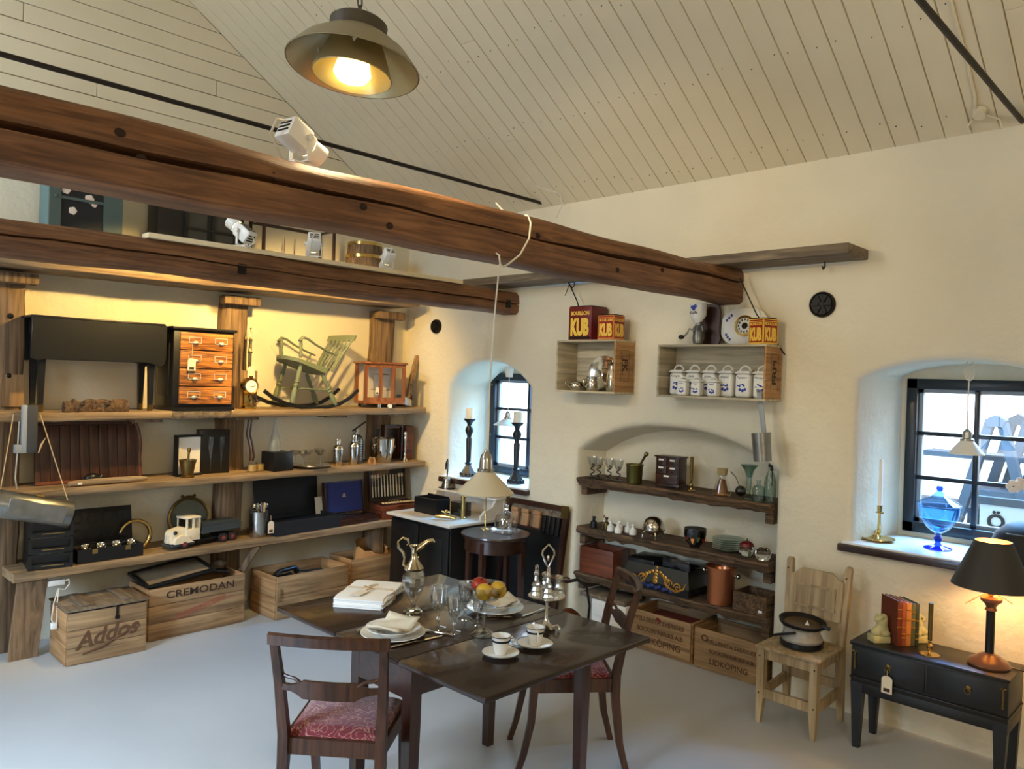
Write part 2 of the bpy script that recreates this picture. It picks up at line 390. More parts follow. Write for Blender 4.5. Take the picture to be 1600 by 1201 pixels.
for y0,y1,z0,z1 in ((YF,-3.7,0,EAVE),(-3.7,-2.3,0,.95),(-3.7,-2.3,2.5,EAVE),(-2.3,YB,0,EAVE)): lw.box(XL-.3,XL,y0,y1,z0,z1)
struct('wall_left',lw,M['plaster'])
# boarded gable: horizontal boards on the back wall above the plaster
gb=struct('trim_1',B().prism([(XL,3.02),(.0,3.02),(0,EAVE),(-3.5,EAVE+3.5*PITCH),(XL,EAVE)],'y',YB+.03,YB+.2),M['joint'])
z=3.02
while z<5.3:
    z1=z+.113; f=lambda zz:min(0,-(zz-EAVE)/PITCH)
    xr0,xr1=f(z),f(z1); xl0,xl1=-7-xr0,-7-xr1
    cuts=[random.uniform(-3.6,-1.5)] if random.random()<.45 else []
    xs=[None]+cuts+[None]
    for i in range(len(xs)-1):
        l0,l1=(xl0,xl1) if xs[i] is None else (xs[i]+.002,)*2
        q0,q1=(xr0,xr1) if xs[i+1] is None else (xs[i+1]-.002,)*2
        if q1>l1: obj('board',B().prism([(l0,z),(q0,z),(q1,z1),(l1,z1)],'y',YB-.002,YB+.035,bev=.002),M['boards'],gb)
    z+=.118
# roof slope: boards running up from the eave of the window wall
ce=struct('ceiling',B().loft([[(-3.5,y,EAVE+3.5*PITCH+.03),(.35,y,EAVE-.35*PITCH+.03),(.35,y,EAVE-.35*PITCH+.12),(-3.5,y,EAVE+3.5*PITCH+.12)] for y in (YF-.2,YB+.2)]),M['joint'])
cs=B()
for ya,yb,xa,xb in ((YF-.2,-2.1,-3.5,XL-.3),(-1.1,YB+.2,-3.5,XL-.3),(-2.1,-1.1,-3.5,-5.4),(-2.1,-1.1,-6.6,XL-.3)):  # unseen slope, one bay left open to admit the added cool light
    h=lambda x:EAVE+PITCH*(x-XL)
    cs.loft([[(xa,y,h(xa)),(xb,y,h(xb)),(xb,y,h(xb)+.1),(xa,y,h(xa)+.1)] for y in (ya,yb)])
struct('ceiling.001',cs,M['boards'])
bw=.124; n=int((YB-YF)/bw)+1
full={}
def roofboard(x0,x1):
    k=(round(x0,2),round(x1,2))
    if k not in full:
        e=.0022; g1,g2=.0018,.0042; q=[]
        for x in (x0,x1):
            zz=EAVE-PITCH*x
            q.append([(x,-bw/2+g1,zz+.006),(x,-bw/2+g2,zz),(x,bw/2-g2,zz),(x,bw/2-g1,zz+.006),(x,bw/2-g1,zz+.032),(x,-bw/2+g1,zz+.032)])
        full[k]=B().loft(q).out('board',M['boards'])
    return full[k]
for i in range(n):
    y=YB-.065-i*bw
    cut=-round(random.choice((.55,.85,1.2,1.6,2.1)),2) if random.random()<.4 else None
    for s in ([(0,-3.5)] if cut is None else [(0,cut+.002),(cut-.002,-3.5)]):
        obj('board',roofboard(*s),M['boards'],ce,(0,y,0))
# nail heads on the roof boards
nb=B()
for i in range(8,46):
    y=YB-.065-i*bw
    for x in (-.12,-.62,-1.12,-1.7,-2.3):
        xx=x+random.uniform(-.03,.03); nb.sph((xx,y+random.uniform(-.03,.03),EAVE-PITCH*xx-.001),.0035,u=6,v=4)
nb_=obj('nail',nb,M['iron'],ce); nb_['kind']='stuff'
# ---- windows
def window(name,y0,y1,z0,z1,x,fw,cols,rows):
    f=struct(name,B().box(x-.02,x+.06,y1,y1+fw,z0,z1,.004).box(x-.02,x+.06,y0-fw,y0,z0,z1,.004).box(x-.02,x+.06,y1,y0,z0,z0+fw,.004).box(x-.02,x+.06,y1,y0,z1-fw,z1,.004),M['navy'])
    iy0,iy1,iz0,iz1=y0-fw,y1+fw,z0+fw,z1-fw
    obj('sash',B().box(x+.02,x+.05,iy1,iy1+.022,iz0,iz1).box(x+.02,x+.05,iy0-.022,iy0,iz0,iz1).box(x+.02,x+.05,iy1,iy0,iz0,iz0+.022).box(x+.02,x+.05,iy1,iy0,iz1-.022,iz1),M['grey'],f)
    for i in range(1,cols):
        y=iy0+(iy1-iy0)*i/cols; obj('muntin',B().box(x+.012,x+.056,y-.014,y+.014,iz0,iz1,.003),M['navy'],f)
    for i in range(1,rows):
        z=iz0+(iz1-iz0)*i/rows; obj('muntin',B().box(x+.014,x+.054,iy1,iy0,z-.012,z+.012,.003),M['navy'],f)
    for i in range(cols):
        for j in range(rows):
            ya=iy0+(iy1-iy0)*i/cols; yb=iy0+(iy1-iy0)*(i+1)/cols; za=iz0+(iz1-iz0)*j/rows; zb=iz0+(iz1-iz0)*(j+1)/rows
            obj('pane',B().box(x+.032,x+.036,yb,ya,za,zb),M['pane'],f)
    return f
f1=window('window_1',-.53,-1.43,.965,1.855,.5,.062,2,3)
for z in (1.05,1.3,1.75): obj('hinge_screw',B().sph((.478,-.555,z),.006),M['steel'],f1)
f2=window('window_2',-4.07,-4.80,.985,1.885,.5,.06,2,3)
# ---- window sills
def sill(y0,y1,z,x0,lab):
    o=thing('window_sill',lab,'window sill',(0,0,0))
    obj('sill_board',B().box(x0+.012,.5,y1+.015,y0-.015,z-.012,z,.003),M['white'],o,label='white painted top of the sill')
    obj('sill_edge',B().box(x0,.05,y1,y0,z-.052,z-.012,.004),M['mahog'],o)
    return o
sill(-.47,-1.50,.957,-.055,'white topped wooden window sill holding the two black candlesticks')
sill(-3.90,-5.05,.957,-.05,'white topped brown edged window sill under the blue glass vase')
# ---- beams
def beam(name,lab,x0,x1,y0,y1,z0,z1,fr,seed,nw=.009,nd=.06,n=44,wob=.006):
    rnd=random.Random(seed); rings=[]
    wv=[rnd.uniform(0,6) for _ in range(6)]
    for i in range(n+1):
        t=i/n; x=x0+(x1-x0)*t; H=z1-z0
        j=lambda k,a=wob:a*(math.sin(3*x+wv[k])+.6*math.sin(7.3*x+wv[(k+2)%6]))
        c=z1-H*fr(t)+.006*math.sin(2.9*x+wv[1])+.003*math.sin(11*x)
        w=nw*(.7+.5*math.sin(2.3*x+wv[3]))+.002
        ch=.03+.008*math.sin(5*x+wv[4])
        rings.append([(x,y0+ch,z1+j(0)),(x,y0+.004,z1-ch+j(0)),(x,y0+j(2,.003),c+w),(x,y0+nd,c+w*.3),(x,y0+nd,c-w*.3),(x,y0+j(3,.003),c-w),(x,y0+.006,z0+ch*.6+j(1)),(x,y0+ch,z0+j(1)),(x,y1-ch,z0+j(1)),(x,y1,z0+ch),(x,y1,z1-ch),(x,y1-ch,z1+j(0))])
    o=thing(name,lab,'beam'); obj('timber',B().loft(rings),M['beam'],o,ang=60)
    return o
bm1=beam('timber_beam','thick dark brown hewn beam crossing the room in front, long crack along its face',XL,.06,-3.25,-3.06,2.318,2.528,lambda t:.58-.2*t,3)
kn=B()
for x,z in ((-3.62,2.41),(-3.68,2.47),(-3.2,2.45),(-2.84,2.41),(-2.72,2.36),(-1.9,2.45),(-1.3,2.37),(-.9,2.42)):
    kn.sph((x,-3.248,z),.017,1,.25,.8,10,6)
obj('knot',kn,mat('knot',(44,24,14),.8),bm1)
bm2=beam('timber_beam','brown beam further back above the wall shelves, carrying the white lighting rail',XL,.06,-1.32,-1.12,2.318,2.492,lambda t:.42+.12*t,11,.004,.03)
for x in (-2.33,-.12): obj('iron_mark',B().box(x-.025,x+.025,-1.324,-1.31,2.36,2.42),M['iron'],bm2)
lr=solo('lighting_rail','long cream rail lying along the top of the farther beam','rail',B().box(-2.86,-.6,-1.315,-1.22,2.494,2.522,.003),mat('cream rail',(240,222,184),.4))
solo('wall_plank','weathered plank fixed level on the window wall above the crates','plank',B().box(-.28,.01,-3.995,-.95,2.531,2.588,.005),M['greywood'])
hk=B()
for y in (-1.93,-2.32,-3.78): hk.tube([(-.06,y,2.534),(-.06,y,2.50),(-.08,y,2.485),(-.095,y,2.50)],.004,6)
obj('hook',hk,M['iron'],D.objects['wall_plank'])
solo('tie_rod','dark steel tie rod running level above the beams','rod',B().cyl((XL,-1.5,3.185),(.1,-1.55,3.165),.013),M['rod'])
solo('tie_rod','dark steel tie rod at upper right of the ceiling','rod',B().cyl((-4.6,-4.72,3.205),(.1,-4.71,3.15),.013),M['rod'])
# ---- shelving on the back wall
def zs1(x): return 1.503+(x+3.09)*.0102
def zs2(x): return 1.037+(x+2.96)*.0085
def zb(x): return .545+(x+3.18)*.0115
def plank(name,lab,x0,x1,y0,z,th,dz=0,m='shelf',seed=1):
    rnd=random.Random(seed); rings=[]; n=14
    for i in range(n+1):
        x=x0+(x1-x0)*i/n; zz=z(x); e=rnd.uniform(-.004,.004); g=rnd.uniform(-.004,.003)
        rings.append([(x,y0+e+.004,zz),(x,y0+e,zz-.006),(x,y0+e+.002,zz-th+g+.005),(x,y0+e+.008,zz-th+g),(x,YB-.005,zz-th),(x,YB-.005,zz)])
    return solo(name,lab,'shelf',B().loft(rings),M[m],ang=50)
for x0,x1,l in ((-3.285,-3.105,'square timber shelf post at far left edge with bolt heads'),(-1.80,-1.62,'weathered timber shelf post behind the chest of drawers and gauge'),(-.425,-.235,'weathered timber shelf post in the corner behind the small glazed case')):
    p=thing('shelf_post',l,'post'); rings=[]
    rnd=random.Random(int(-x0*100))
    for i in range(17):
        z=2.36*i/16; a=rnd.uniform(-.008,.008); b=rnd.uniform(-.008,.008)
        rings.append([(x0+a+.012,-.03,z),(x1+b-.012,-.03,z),(x1+b,-.018,z),(x1+b,YB-.005,z),(x0+a,YB-.005,z),(x0+a,-.018,z)])
    obj('timber',B().loft(rings),M['post'],p,ang=50)
    obj('head_block',B().box(x0-.05,x1+.05,-.12,-.032,2.29,2.355,.008),M['post'],p)
    if x0<-3:
        for z in (2.09,1.72): obj('bolt',B().sph((x0+.10,-.035,z),.018,1,.6,1),M['iron'],p)
        obj('patch_board',B().box(-3.22,-3.1,-.042,-.029,1.53,1.73,.003),M['pinez'],p)
plank('top_shelf','long upper shelf plank on the posts under the farther beam',-3.35,-.18,-.30,lambda x:2.433+(x+3.3)*.008,.055)
plank('wall_shelf','shelf plank under the black drop leaf table',-3.09,-2.285,-.30,zs1,.052,seed=3)
plank('wall_shelf','short set back shelf board under the eight pull chest',-2.28,-1.865,-.275,zs1,.056,m='greywood',seed=4)
plank('wall_shelf','shelf plank under the rocking chair and glazed case',-1.86,-.075,-.30,zs1,.055,seed=5)
plank('wall_shelf','sawn plank end reaching in from the left edge beside the grey clamp',-3.6,-3.125,-.30,lambda x:1.512,.06,seed=6)
plank('wall_shelf','middle shelf plank holding the shakers, tray and slatted panel',-3.27,-.062,-.30,zs2,.048,seed=7)
for x in (-1.72,-.95,-.35): obj('batten',B().box(x-.09,x+.09,-.26,-.1,zs1(x)-.075,zs1(x)-.054),M['post'],D.objects['wall_shelf.002'])
obj('batten',B().box(-2.51,-2.33,-.26,-.1,zs1(-2.42)-.075,zs1(-2.42)-.054),M['post'],D.objects['wall_shelf'])
bench=thing('plank_bench','long low plank bench along the back wall with a splayed board leg','bench')
rnd=random.Random(9); rings=[]
for i in range(17):
    x=-3.19+2.95*i/16; e=rnd.uniform(-.006,.006); zz=zb(x)
    rings.append([(x,-.30+e,zz),(x,-.304+e,zz-.008),(x,-.298+e,zz-.05),(x,-.285,zz-.056),(x,YB-.004,zz-.056),(x,YB-.004,zz)])
obj('seat_plank',B().loft(rings),M['shelf'],bench,ang=50)
obj('leg',B().loft([[(-3.16,-.27,.50),(-3.0,-.27,.50),(-3.0,-.24,.50),(-3.16,-.24,.50)],[(-3.19,-.22,.0),(-3.03,-.22,0),(-3.03,-.19,0),(-3.19,-.19,0)]]),M['post'],bench)
obj('leg',B().bar((-1.60,-.25,.51),(-1.78,-.10,.12),.06,.045,.004),M['post'],bench)
obj('leg',B().box(-.55,-.45,-.25,-.1,0,.52,.005),M['post'],bench)
# ---- rough slab shelves in the niche
def slab(lab,z,seed,x0=-.015,th=.065):
    rnd=random.Random(seed); rings=[]; n=26
    for i in range(n+1):
        y=-1.985+(-3.485+1.985)*i/n; e=rnd.uniform(-.012,.014); g=rnd.uniform(-.01,.008)
        rings.append([(x0+e,y,z-rnd.uniform(0,.004)),(x0+e-.006,y,z-.015),(x0+rnd.uniform(0,.02),y,z-.04),(x0+.03+e,y,z-th+g),(.285,y,z-th),(.285,y,z)])
    o=solo('niche_shelf',lab,'shelf',B().loft(rings),M['bark'],ang=25)
    obj('support',B().box(.03,.27,-2.04,-1.99,z-.13,z-th-.004),M['bark'],o); obj('support',B().box(.03,.27,-3.48,-3.43,z-.13,z-th-.004),M['bark'],o)
    return o
N1,N2,N3=1.105,.745,.415
slab('rough edged slab shelf, topmost in the arched niche',N1,1); slab('rough edged slab shelf in the middle of the arched niche',N2,2); slab('rough edged slab shelf, lowest in the arched niche',N3,3)
# ---- wall vents
def vent(y,z,r,lab):
    o=thing('wall_vent',lab,'vent',(0,y,z))
    Mx=Matrix.Rotation(-PI/2,4,'Y')
    obj('disc',B().lathe([(0,0),(r,0),(r,.02),(r*.9,.03),(r*.8,.022),(r*.25,.02),(r*.2,.03),(0,.032)],28,M=Mx),M['iron'],o)
    for k in range(6):
        a=k*PI/3; obj('spoke',B().bar((-.022,.2*r*math.cos(a),.2*r*math.sin(a)),(-.022,.78*r*math.cos(a),.78*r*math.sin(a)),.02,.014),M['iron'],o)
vent(-.326,2.246,.062,'small round black iron vent on the window wall near the corner')
vent(-3.752,2.292,.074,'round black iron vent on the window wall right of the beam end')
# ---- outside the windows
struct('ground',B().box(.7,30,-20,12,-.5,-.4),M['grass'])
fb=thing('board_fence','pale board fence outside the windows','fence')
for k in range(9): obj('board',B().box(6,6.04,-16,8,-.4+k*.16,-.25+k*.16),M['outwhite'],fb)
def trestle(x,y,lab):
    o=thing('trestle_ladder',lab,'trestle',(x,y,-.4),R(90))
    for s in (-.35,.35):
        for d in (-1,1): obj('leg',B().bar((d*.55,s,0),(d*.04,s,2.0),.09,.06),M['outwood'],o)
        obj('cap',B().prism([(-.05,1.97),(.05,1.97),(.07,2.02),(0,2.06),(-.07,2.02)],'y',s-.05,s+.05),M['outwood'],o)
    for z in (.5,1.0,1.45): obj('rung',B().box(-.42+.18*z,.42-.18*z,-.38,.38,z,z+.05),M['outwood'],o)
trestle(2.5,-4.17,'grey trestle ladder seen outside the right window'); trestle(2.75,-4.36,'second grey trestle ladder behind, outside the right window')
solo('plank_board','grey plank laid across the trestle ladder outside the right window','plank',B().box(2.28,2.62,-4.62,-3.62,1.31,1.35),M['outwood'])
gb_=thing('garden_bench','low grey slatted bench outside the right window, left of the trestles','bench',(2.5,-3.55,-.4))
for k in range(3): obj('slat',B().box(-.25+k*.17,-.10+k*.17,-.55,.6,1.30,1.34),M['outwood'],gb_)
for x in (-.2,.2):
    for y in (-.45,.5): obj('leg',B().box(x-.03,x+.03,y-.03,y+.03,0,1.30),M['outwood'],gb_)
sg=thing('street_sign','white sign with a grey letter outside the right window','sign',(1.35,-4.60,.98),WR)
obj('sign_board',B().box(-.33,.36,0,.03,-.35,.11),M['sign'],sg); obj('top_edge',B().box(-.35,.38,-.01,.04,.11,.16),M['outwood'],sg)
obj('post',B().box(-.03,.03,.03,.08,-1.38,.1),M['outwood'],sg)
text('Ö',.13,M['iron'],sg,(-.235,-.004,.0),bold=.004)
gc=thing('garden_chair','white wicker garden chair outside the left window','chair',(2.2,-.2,-.4),R(20))
obj('seat',B().box(-.3,.3,-.3,.3,.4,.46),M['outwhite'],gc); obj('back',B().tube([(-.3,.3,.4),(-.32,.36,1.3),(0,.42,1.6),(.32,.36,1.3),(.3,.3,.4)],.03,8),M['outwhite'],gc)
for x in (-.27,.27):
    for y in (-.27,.27): obj('leg',B().cyl((x,y,0),(x,y,.4),.025),M['outwhite'],gc)
# ---------------------------------------------------------------- dining table
T=.74
t=thing('dining_table','dark polished drop leaf dining table laid for two, in front','table',(-2.19,-3.11,0))
for y0,y1 in ((.212,.68),(-.208,.208),(-.68,-.212)): obj('leaf' if abs(y0+y1)>.1 else 'tabletop',B().box(-.483,.484,y0,y1,T-.022,T,.005),M['table'],t)
ap=obj('apron',B().box(-.43,.43,-.20,-.18,.575,.716).box(-.43,.43,.13,.15,.575,.716).box(-.43,-.41,-.2,.15,.575,.716).box(.41,.43,-.2,.15,.575,.716),M['mahog'],t)
for x,y in ((-.405,-.205),(-.405,.135),(.42,.205),(.41,-.38)):
    obj('leg',B().loft([[(x+a*.026,y+b*.026,.716) for a,b in ((-1,-1),(1,-1),(1,1),(-1,1))],[(x+a*.026,y+b*.026,.5) for a,b in ((-1,-1),(1,-1),(1,1),(-1,1))],[(x+a*.02,y+b*.02,0) for a,b in ((-1,-1),(1,-1),(1,1),(-1,1))]]),M['mahogz'],t)
obj('gate_rail',B().box(.36,.40,-.38,-.18,.63,.70),M['mahog'],t)
# ---- dining chairs
def chair(lab,loc,rz):
    o=thing('dining_chair',lab,'chair',loc,rz,'dining chairs at the dark table')
    w=.205
    fr=B().bar((-w,-.18,.415),(w,-.18,.415),.022,.06).bar((-w+.01,.19,.415),(w-.01,.19,.415),.022,.06)
    for s in (-1,1): fr.bar((s*.195,-.18,.415),(s*.18,.19,.415),.022,.06)
    obj('seat_frame',fr,M['chair'],o)
    ring=lambda k,z:[(a*k,b*k+.005,z) for a,b in ((-.19,-.172),(.19,-.172),(.175,.172),(-.175,.172))]
    bm=B().loft([ring(1,.432),ring(1.0,.455),ring(.93,.474),ring(.75,.482)])
    bmesh.ops.bevel(bm.bm,geom=bm.bm.edges[:],offset=.008,segments=2,affect='EDGES')
    obj('seat',bm,M['damask'],o,ang=70,label='red patterned upholstered seat')
    for s in (-1,1):
        def q(x,y,z,a,b=None):
            b=b or a; return [(x-a,y-b,z),(x+a,y-b,z),(x+a,y+b,z),(x-a,y+b,z)]
        obj('leg',B().loft([q(s*.19,-.175,.44,.019),q(s*.188,-.185,.25,.016),q(s*.185,-.215,.1,.014),q(s*.183,-.245,0,.012)]),M['chair'],o,ang=60)
        obj('back_post',B().loft([q(s*.183,.265,0,.014),q(s*.183,.225,.15,.016),q(s*.183,.2,.36,.019),q(s*.183,.2,.46,.019),q(s*.193,.235,.66,.016),q(s*.203,.285,.845,.014,.012)]),M['chair'],o,ang=60)
    rr=[]
    for i in range(13):
        u=-1+i/6; y=.285+.035*(1-u*u); z=.845+.006*(1-u*u)
        rr.append([(u*.222,y-.012,z-.022),(u*.222,y+.012,z-.024),(u*.222,y+.016,z+.012),(u*.222,y+.004,z+.02),(u*.222,y-.014,z+.012)])
    obj('top_rail',B().loft(rr),M['chair'],o,ang=50)
    sl=[]
    for i in range(17):
        u=-1+i/8; h=.034 if abs(u)<.55 else (.034-.022*min(1,(abs(u)-.55)/.12)); y=.238+.03*(1-u*u)
        sl.append([(u*.192,y-.008,.655-h),(u*.192,y+.008,.655-h),(u*.192,y+.008,.655+h*.9),(u*.192,y-.008,.655+h*.9)])
    obj('back_slat',B().loft(sl),M['chair'],o,ang=30)
    for s in (-1,1): obj('slat_curl',B().tube([(s*.105,.262,.675),(s*.13,.258,.690),(s*.155,.252,.692),(s*.19,.24,.70)],.007,8),M['chair'],o)
    return o
chair('mahogany chair in front with its back to the camera and red patterned seat',(-2.70,-3.05,0),R(130))
chair('mahogany chair on the far side of the table, beside the crates',(-1.583,-3.236,0),R(229))
# ---- napkin bundle
t=thing('napkin_bundle','stack of folded white napkins tied with string and a paper tag, on the table','napkins',(-2.27,-2.58,T),R(36))
for k in range(6):
    b=B(); n=8; rr=[]
    rnd=random.Random(k); z=.001+k*.0072
    for i in range(n+1):
        u=-1+2*i/n; x=u*(.175+rnd.uniform(-.004,.004)); dz=.002*math.sin(5*u+k)-(.004 if abs(u)>.9 else 0)
        f=-.115+.006*math.sin(4*u+2*k)+rnd.uniform(-.002,.002); rr.append([(x,f+.004,z+dz),(x,.115,z+dz),(x,.115,z+.0062+dz),(x,f+.004,z+.0066+dz),(x,f-.002,z+.0046+dz),(x,f-.002,z+.002+dz)])
    obj('napkin',B().loft(rr),M['linen'],t,ang=30)
obj('twine',B().tube([(0,-.122,.0),(0,-.124,.036),(0,-.11,.048),(0,.11,.048),(0,.12,.04),(0,.118,0)],.003,6).tube([(0,0,.05),(-.03,.02,.064),(-.055,.0,.052),(-.02,-.01,.052),(0,0,.052),(.03,-.03,.061),(.05,-.005,.052),(.02,.01,.052)],.003,6),M['string'],t)
obj('tag',B().prism([(-.15,.0),(-.06,-.02),(-.06,.03),(-.15,.05)],'z',.0505,.053),M['paper'],t)
# ---- claret jug
j=thing('claret_jug','cut glass claret jug with silver gilt neck, curled handle and spout on the table','jug',(-2.255,-2.885,T),R(-30))
pr=[(.038,0),(.040,.008),(.03,.018),(.014,.03),(.012,.045),(.022,.06),(.042,.1),(.051,.14),(.05,.17),(.042,.19),(.038,.195)]
obj('glass_body',B().lathe(pr+[(r-.004,z) for r,z in pr[::-1] if z>.06]+[(0,.062)],12),M['crystal'],j,ang=15)
obj('neck_mount',B().lathe([(.040,.19),(.044,.2),(.034,.215),(.017,.24),(.013,.265),(.017,.29),(.024,.302),(.021,.30),(.011,.266)],20),mat('silver gilt',(212,200,170),.16,1),j)
obj('spout',B().tube([(0.0,0,.275),(.03,0,.297),(.058,0,.317),(.08,0,.321),(.088,0,.312)],[.015,.014,.012,.011,.006],10),D.materials['silver gilt'],j)
obj('handle',B().tube([(-.036,0,.205),(-.048,0,.215),(-.044,0,.245),(-.05,0,.27),(-.072,0,.293),(-.075,0,.32),(-.055,0,.337),(-.032,0,.328),(-.026,0,.31),(-.036,0,.303)],[.004,.006,.005,.006,.006,.006,.006,.006,.005,.004],8),D.materials['silver gilt'],j)
obj('foot_ring',B().lathe([(0,-.0),(.041,0),(.042,.005),(.035,.009)],24),D.materials['silver gilt'],j)
# ---- wine glasses
def wineglass(lab,loc,k):
    g=thing('wine_glass',lab,'glass',loc,0,'cut crystal glasses on the dining table')
    pr=[(.0,0),(.033,0),(.032,.003),(.008,.010),(.0055,.02),(.0055,.032),(.011,.04),(.0055,.048),(.006,.062),(.02,.075),(.030,.10),(.036,.165),(.0345,.165),(.028,.102),(.018,.08),(0,.072)]
    obj('bowl',B().lathe([(r*k,z*k) for r,z in pr],18),M['crystal'],g,ang=30)
    c=B()
    for i in range(12):
        a=i*PI/6
        for d in (-1,1):
            p=[]
            for u in (0,.5,1):
                an=a+d*u*.5; r=(.0215+.0105*u)*k; p.append((r*math.cos(an),r*math.sin(an),(.078+.04*u)*k))
            c.tube(p,.0014,4)
    obj('cut_pattern',c,M['crystal'],g)['kind']='stuff'
wineglass('tallest cut crystal wine glass, beside the claret jug',(-2.315,-3.13,T),1.08)
wineglass('short cut crystal glass just in front of the tallest one',(-2.30,-3.215,T),.9)
wineglass('cut crystal glass behind the fruit bowl, to its left',(-2.135,-3.105,T),.98)
wineglass('small cut crystal glass half hidden behind the fruit bowl stem',(-2.15,-3.20,T),.72)
# ---- plate settings
def plates(loc,near):
    x,y,_=loc; w='near' if near else 'far'
    solo('dinner_plate','white dinner plate with wavy silver rim, lower plate of the %s setting'%w,'plate',B().lathe([(0,.003),(.075,.003),(.085,.006),(.125,.016),(.132,.019),(.131,.022),(.12,.019),(.082,.010),(0,.008)],36),M['porc'],(x,y,T))
    solo('soup_plate','white deep plate with a gold rim, upper plate of the %s setting'%w,'plate',B().lathe([(0,.0),(.06,.0),(.078,.018),(.112,.028),(.112,.031),(.076,.022),(.058,.005),(0,.004)],36),M['porc'],(x,y,T+.011))
    b=B(); rr=[]; n=12
    for i in range(n+1):
        u=-1+2*i/n; r=[]
        for k in range(9):
            v=-1+k/4; z=.028+.016*abs(u)**2+.010*math.sin(5*u+2*v)*(1-.4*abs(v))+(.022*max(0,u-.5) if near else .004)
            r.append((u*.098*(1-.15*abs(v)),v*.075,z))
        rr.append(r)
    b.loft(rr,closed=False,caps=False)
    solo('napkin','cream folded napkin lying in the plates of the %s setting'%w,'napkin',b,M['linen2'],(x,y,T+.011),R(20 if near else -30),solid=.007,ang=60)
plates((-2.52,-3.09,0),True); plates((-1.945,-3.10,0),False)
def cutlery(name,lab,p,q):
    p=Vector(p+(T+.004,));q=Vector(q+(T+.004,)); d=(q-p)
    o=thing(name,lab,name,p,math.atan2(d.y,d.x),'silver cutlery beside the plates'); L=d.length
    obj('handle',B().tube([(0,0,0),(.01,0,.002),(.05,0,.002),(L*.5,0,.002)],[.004,.007,.006,.003],8,flat=.6),M['silver'],o)
    if name=='knife': obj('blade',B().prism([(L*.48,-.004),(L*.5,-.008),(L*.96,-.008),(L,0),(L*.95,.005),(L*.48,.004)],'z',-.001,.0015),M['silver'],o)
    elif name=='spoon': obj('spoon_bowl',B().sph((L*.85,0,.002),.022,1.5,.9,.25),M['silver'],o); obj('neck',B().tube([(L*.48,0,.002),(L*.72,0,.002)],.003,6),M['silver'],o)
    else:
        obj('neck',B().tube([(L*.48,0,.002),(L*.72,0,.002)],.003,6),M['silver'],o)
        tb=B().prism([(L*.7,-.004),(L*.76,-.012),(L*.78,-.012),(L*.78,.012),(L*.76,.012),(L*.7,.004)],'z',-.001,.002)
        for k in (-.0105,-.0035,.0035,.0105): tb.box(L*.775,L,k-.0016,k+.0016,-.001,.002)
        obj('tines',tb,M['silver'],o)
cutlery('knife','silver table knife at the near edge of the near plates',(-2.615,-3.2),(-2.37,-3.225))
cutlery('fork','silver fork whose handle shows left of the near plates',(-2.605,-2.955),(-2.44,-2.905))
cutlery('spoon','silver spoon to the right of the near plates',(-2.335,-3.25),(-2.40,-3.10))
cutlery('fork','silver fork in front of the far plates, behind the bowl stem',(-1.97,-3.235),(-2.07,-3.13))
cutlery('knife','dark handled knife in front of the far plates near the cruet',(-1.72,-3.235),(-1.93,-3.255))
# ---- fruit bowl and apples
bx,by=-2.232,-3.32
o=thing('fruit_bowl','clear glass footed bowl holding three apples','bowl',(bx,by,T))
obj('bowl',B().lathe([(0,.135),(.03,.14),(.06,.155),(.078,.185),(.088,.212),(.085,.212),(.074,.186),(.056,.160),(.028,.146),(0,.142)],32),M['thin2'],o)
obj('stem',B().lathe([(0,0),(.05,0),(.052,.006),(.03,.022),(.012,.034),(.0085,.06),(.0085,.115),(.018,.134),(0,.136)],16),M['crystal'],o,ang=20)
def apple(lab,loc,m,r,rot):
    a=thing('apple',lab,'apple',loc,group='apples in the glass bowl',rot=rot)
    pr=[(0,-.75*r),(.2*r,-.83*r),(.55*r,-.75*r),(.88*r,-.35*r),(1.0*r,.1*r),(.93*r,.5*r),(.66*r,.8*r),(.32*r,.84*r),(.1*r,.7*r),(0,.62*r)]
    obj('flesh',B().lathe(pr,24),M[m],a,ang=80); obj('stalk',B().tube([(0,0,.62*r),(.002,0,.8*r),(.006,0,1.0*r)],.0022,6),M['stem'],a)
apple('yellow apple with its stalk end toward the camera, left in the bowl',(bx-.028,by-.026,T+.187),'apple',.036,(R(-58),R(20),R(-45)))
apple('red apple at the back of the bowl',(bx+.008,by+.038,T+.198),'redapple',.034,(R(20),0,0))
apple('golden apple at the right in the bowl',(bx+.046,by-.032,T+.190),'apple',.036,(R(120),0,R(-40)))
# ---- cruet stand
cx,cy=-1.965,-3.43
o=thing('cruet_stand','silver cruet stand on a stem, carrying small cut glass bottles','stand',(cx,cy,T))
obj('foot',B().lathe([(0,0),(.04,0),(.042,.006),(.03,.014),(.014,.03),(.008,.045),(.007,.12),(.02,.128),(.07,.132),(.082,.142),(.078,.145),(.0,.138)],28),M['silver'],o)
for k in range(4):
    a=k*PI/2+.5; obj('claw_foot',B().tube([(.03*math.cos(a),.03*math.sin(a),.012),(.05*math.cos(a),.05*math.sin(a),.02),(.058*math.cos(a),.058*math.sin(a),.005)],[.006,.006,.008],8),M['silver'],o)
obj('handle',B().cyl((0,0,.14),(0,0,.27),.005).tube([(0,0,.262),(-.012,0,.285),(-.026,0,.318),(-.024,0,.335),(0,0,.362),(.024,0,.335),(.026,0,.318),(.012,0,.285)],.005,8,True).sph((0,0,.302),.01,.6,.6,1.4),M['silver'],o,rot=(0,0,R(-42)))
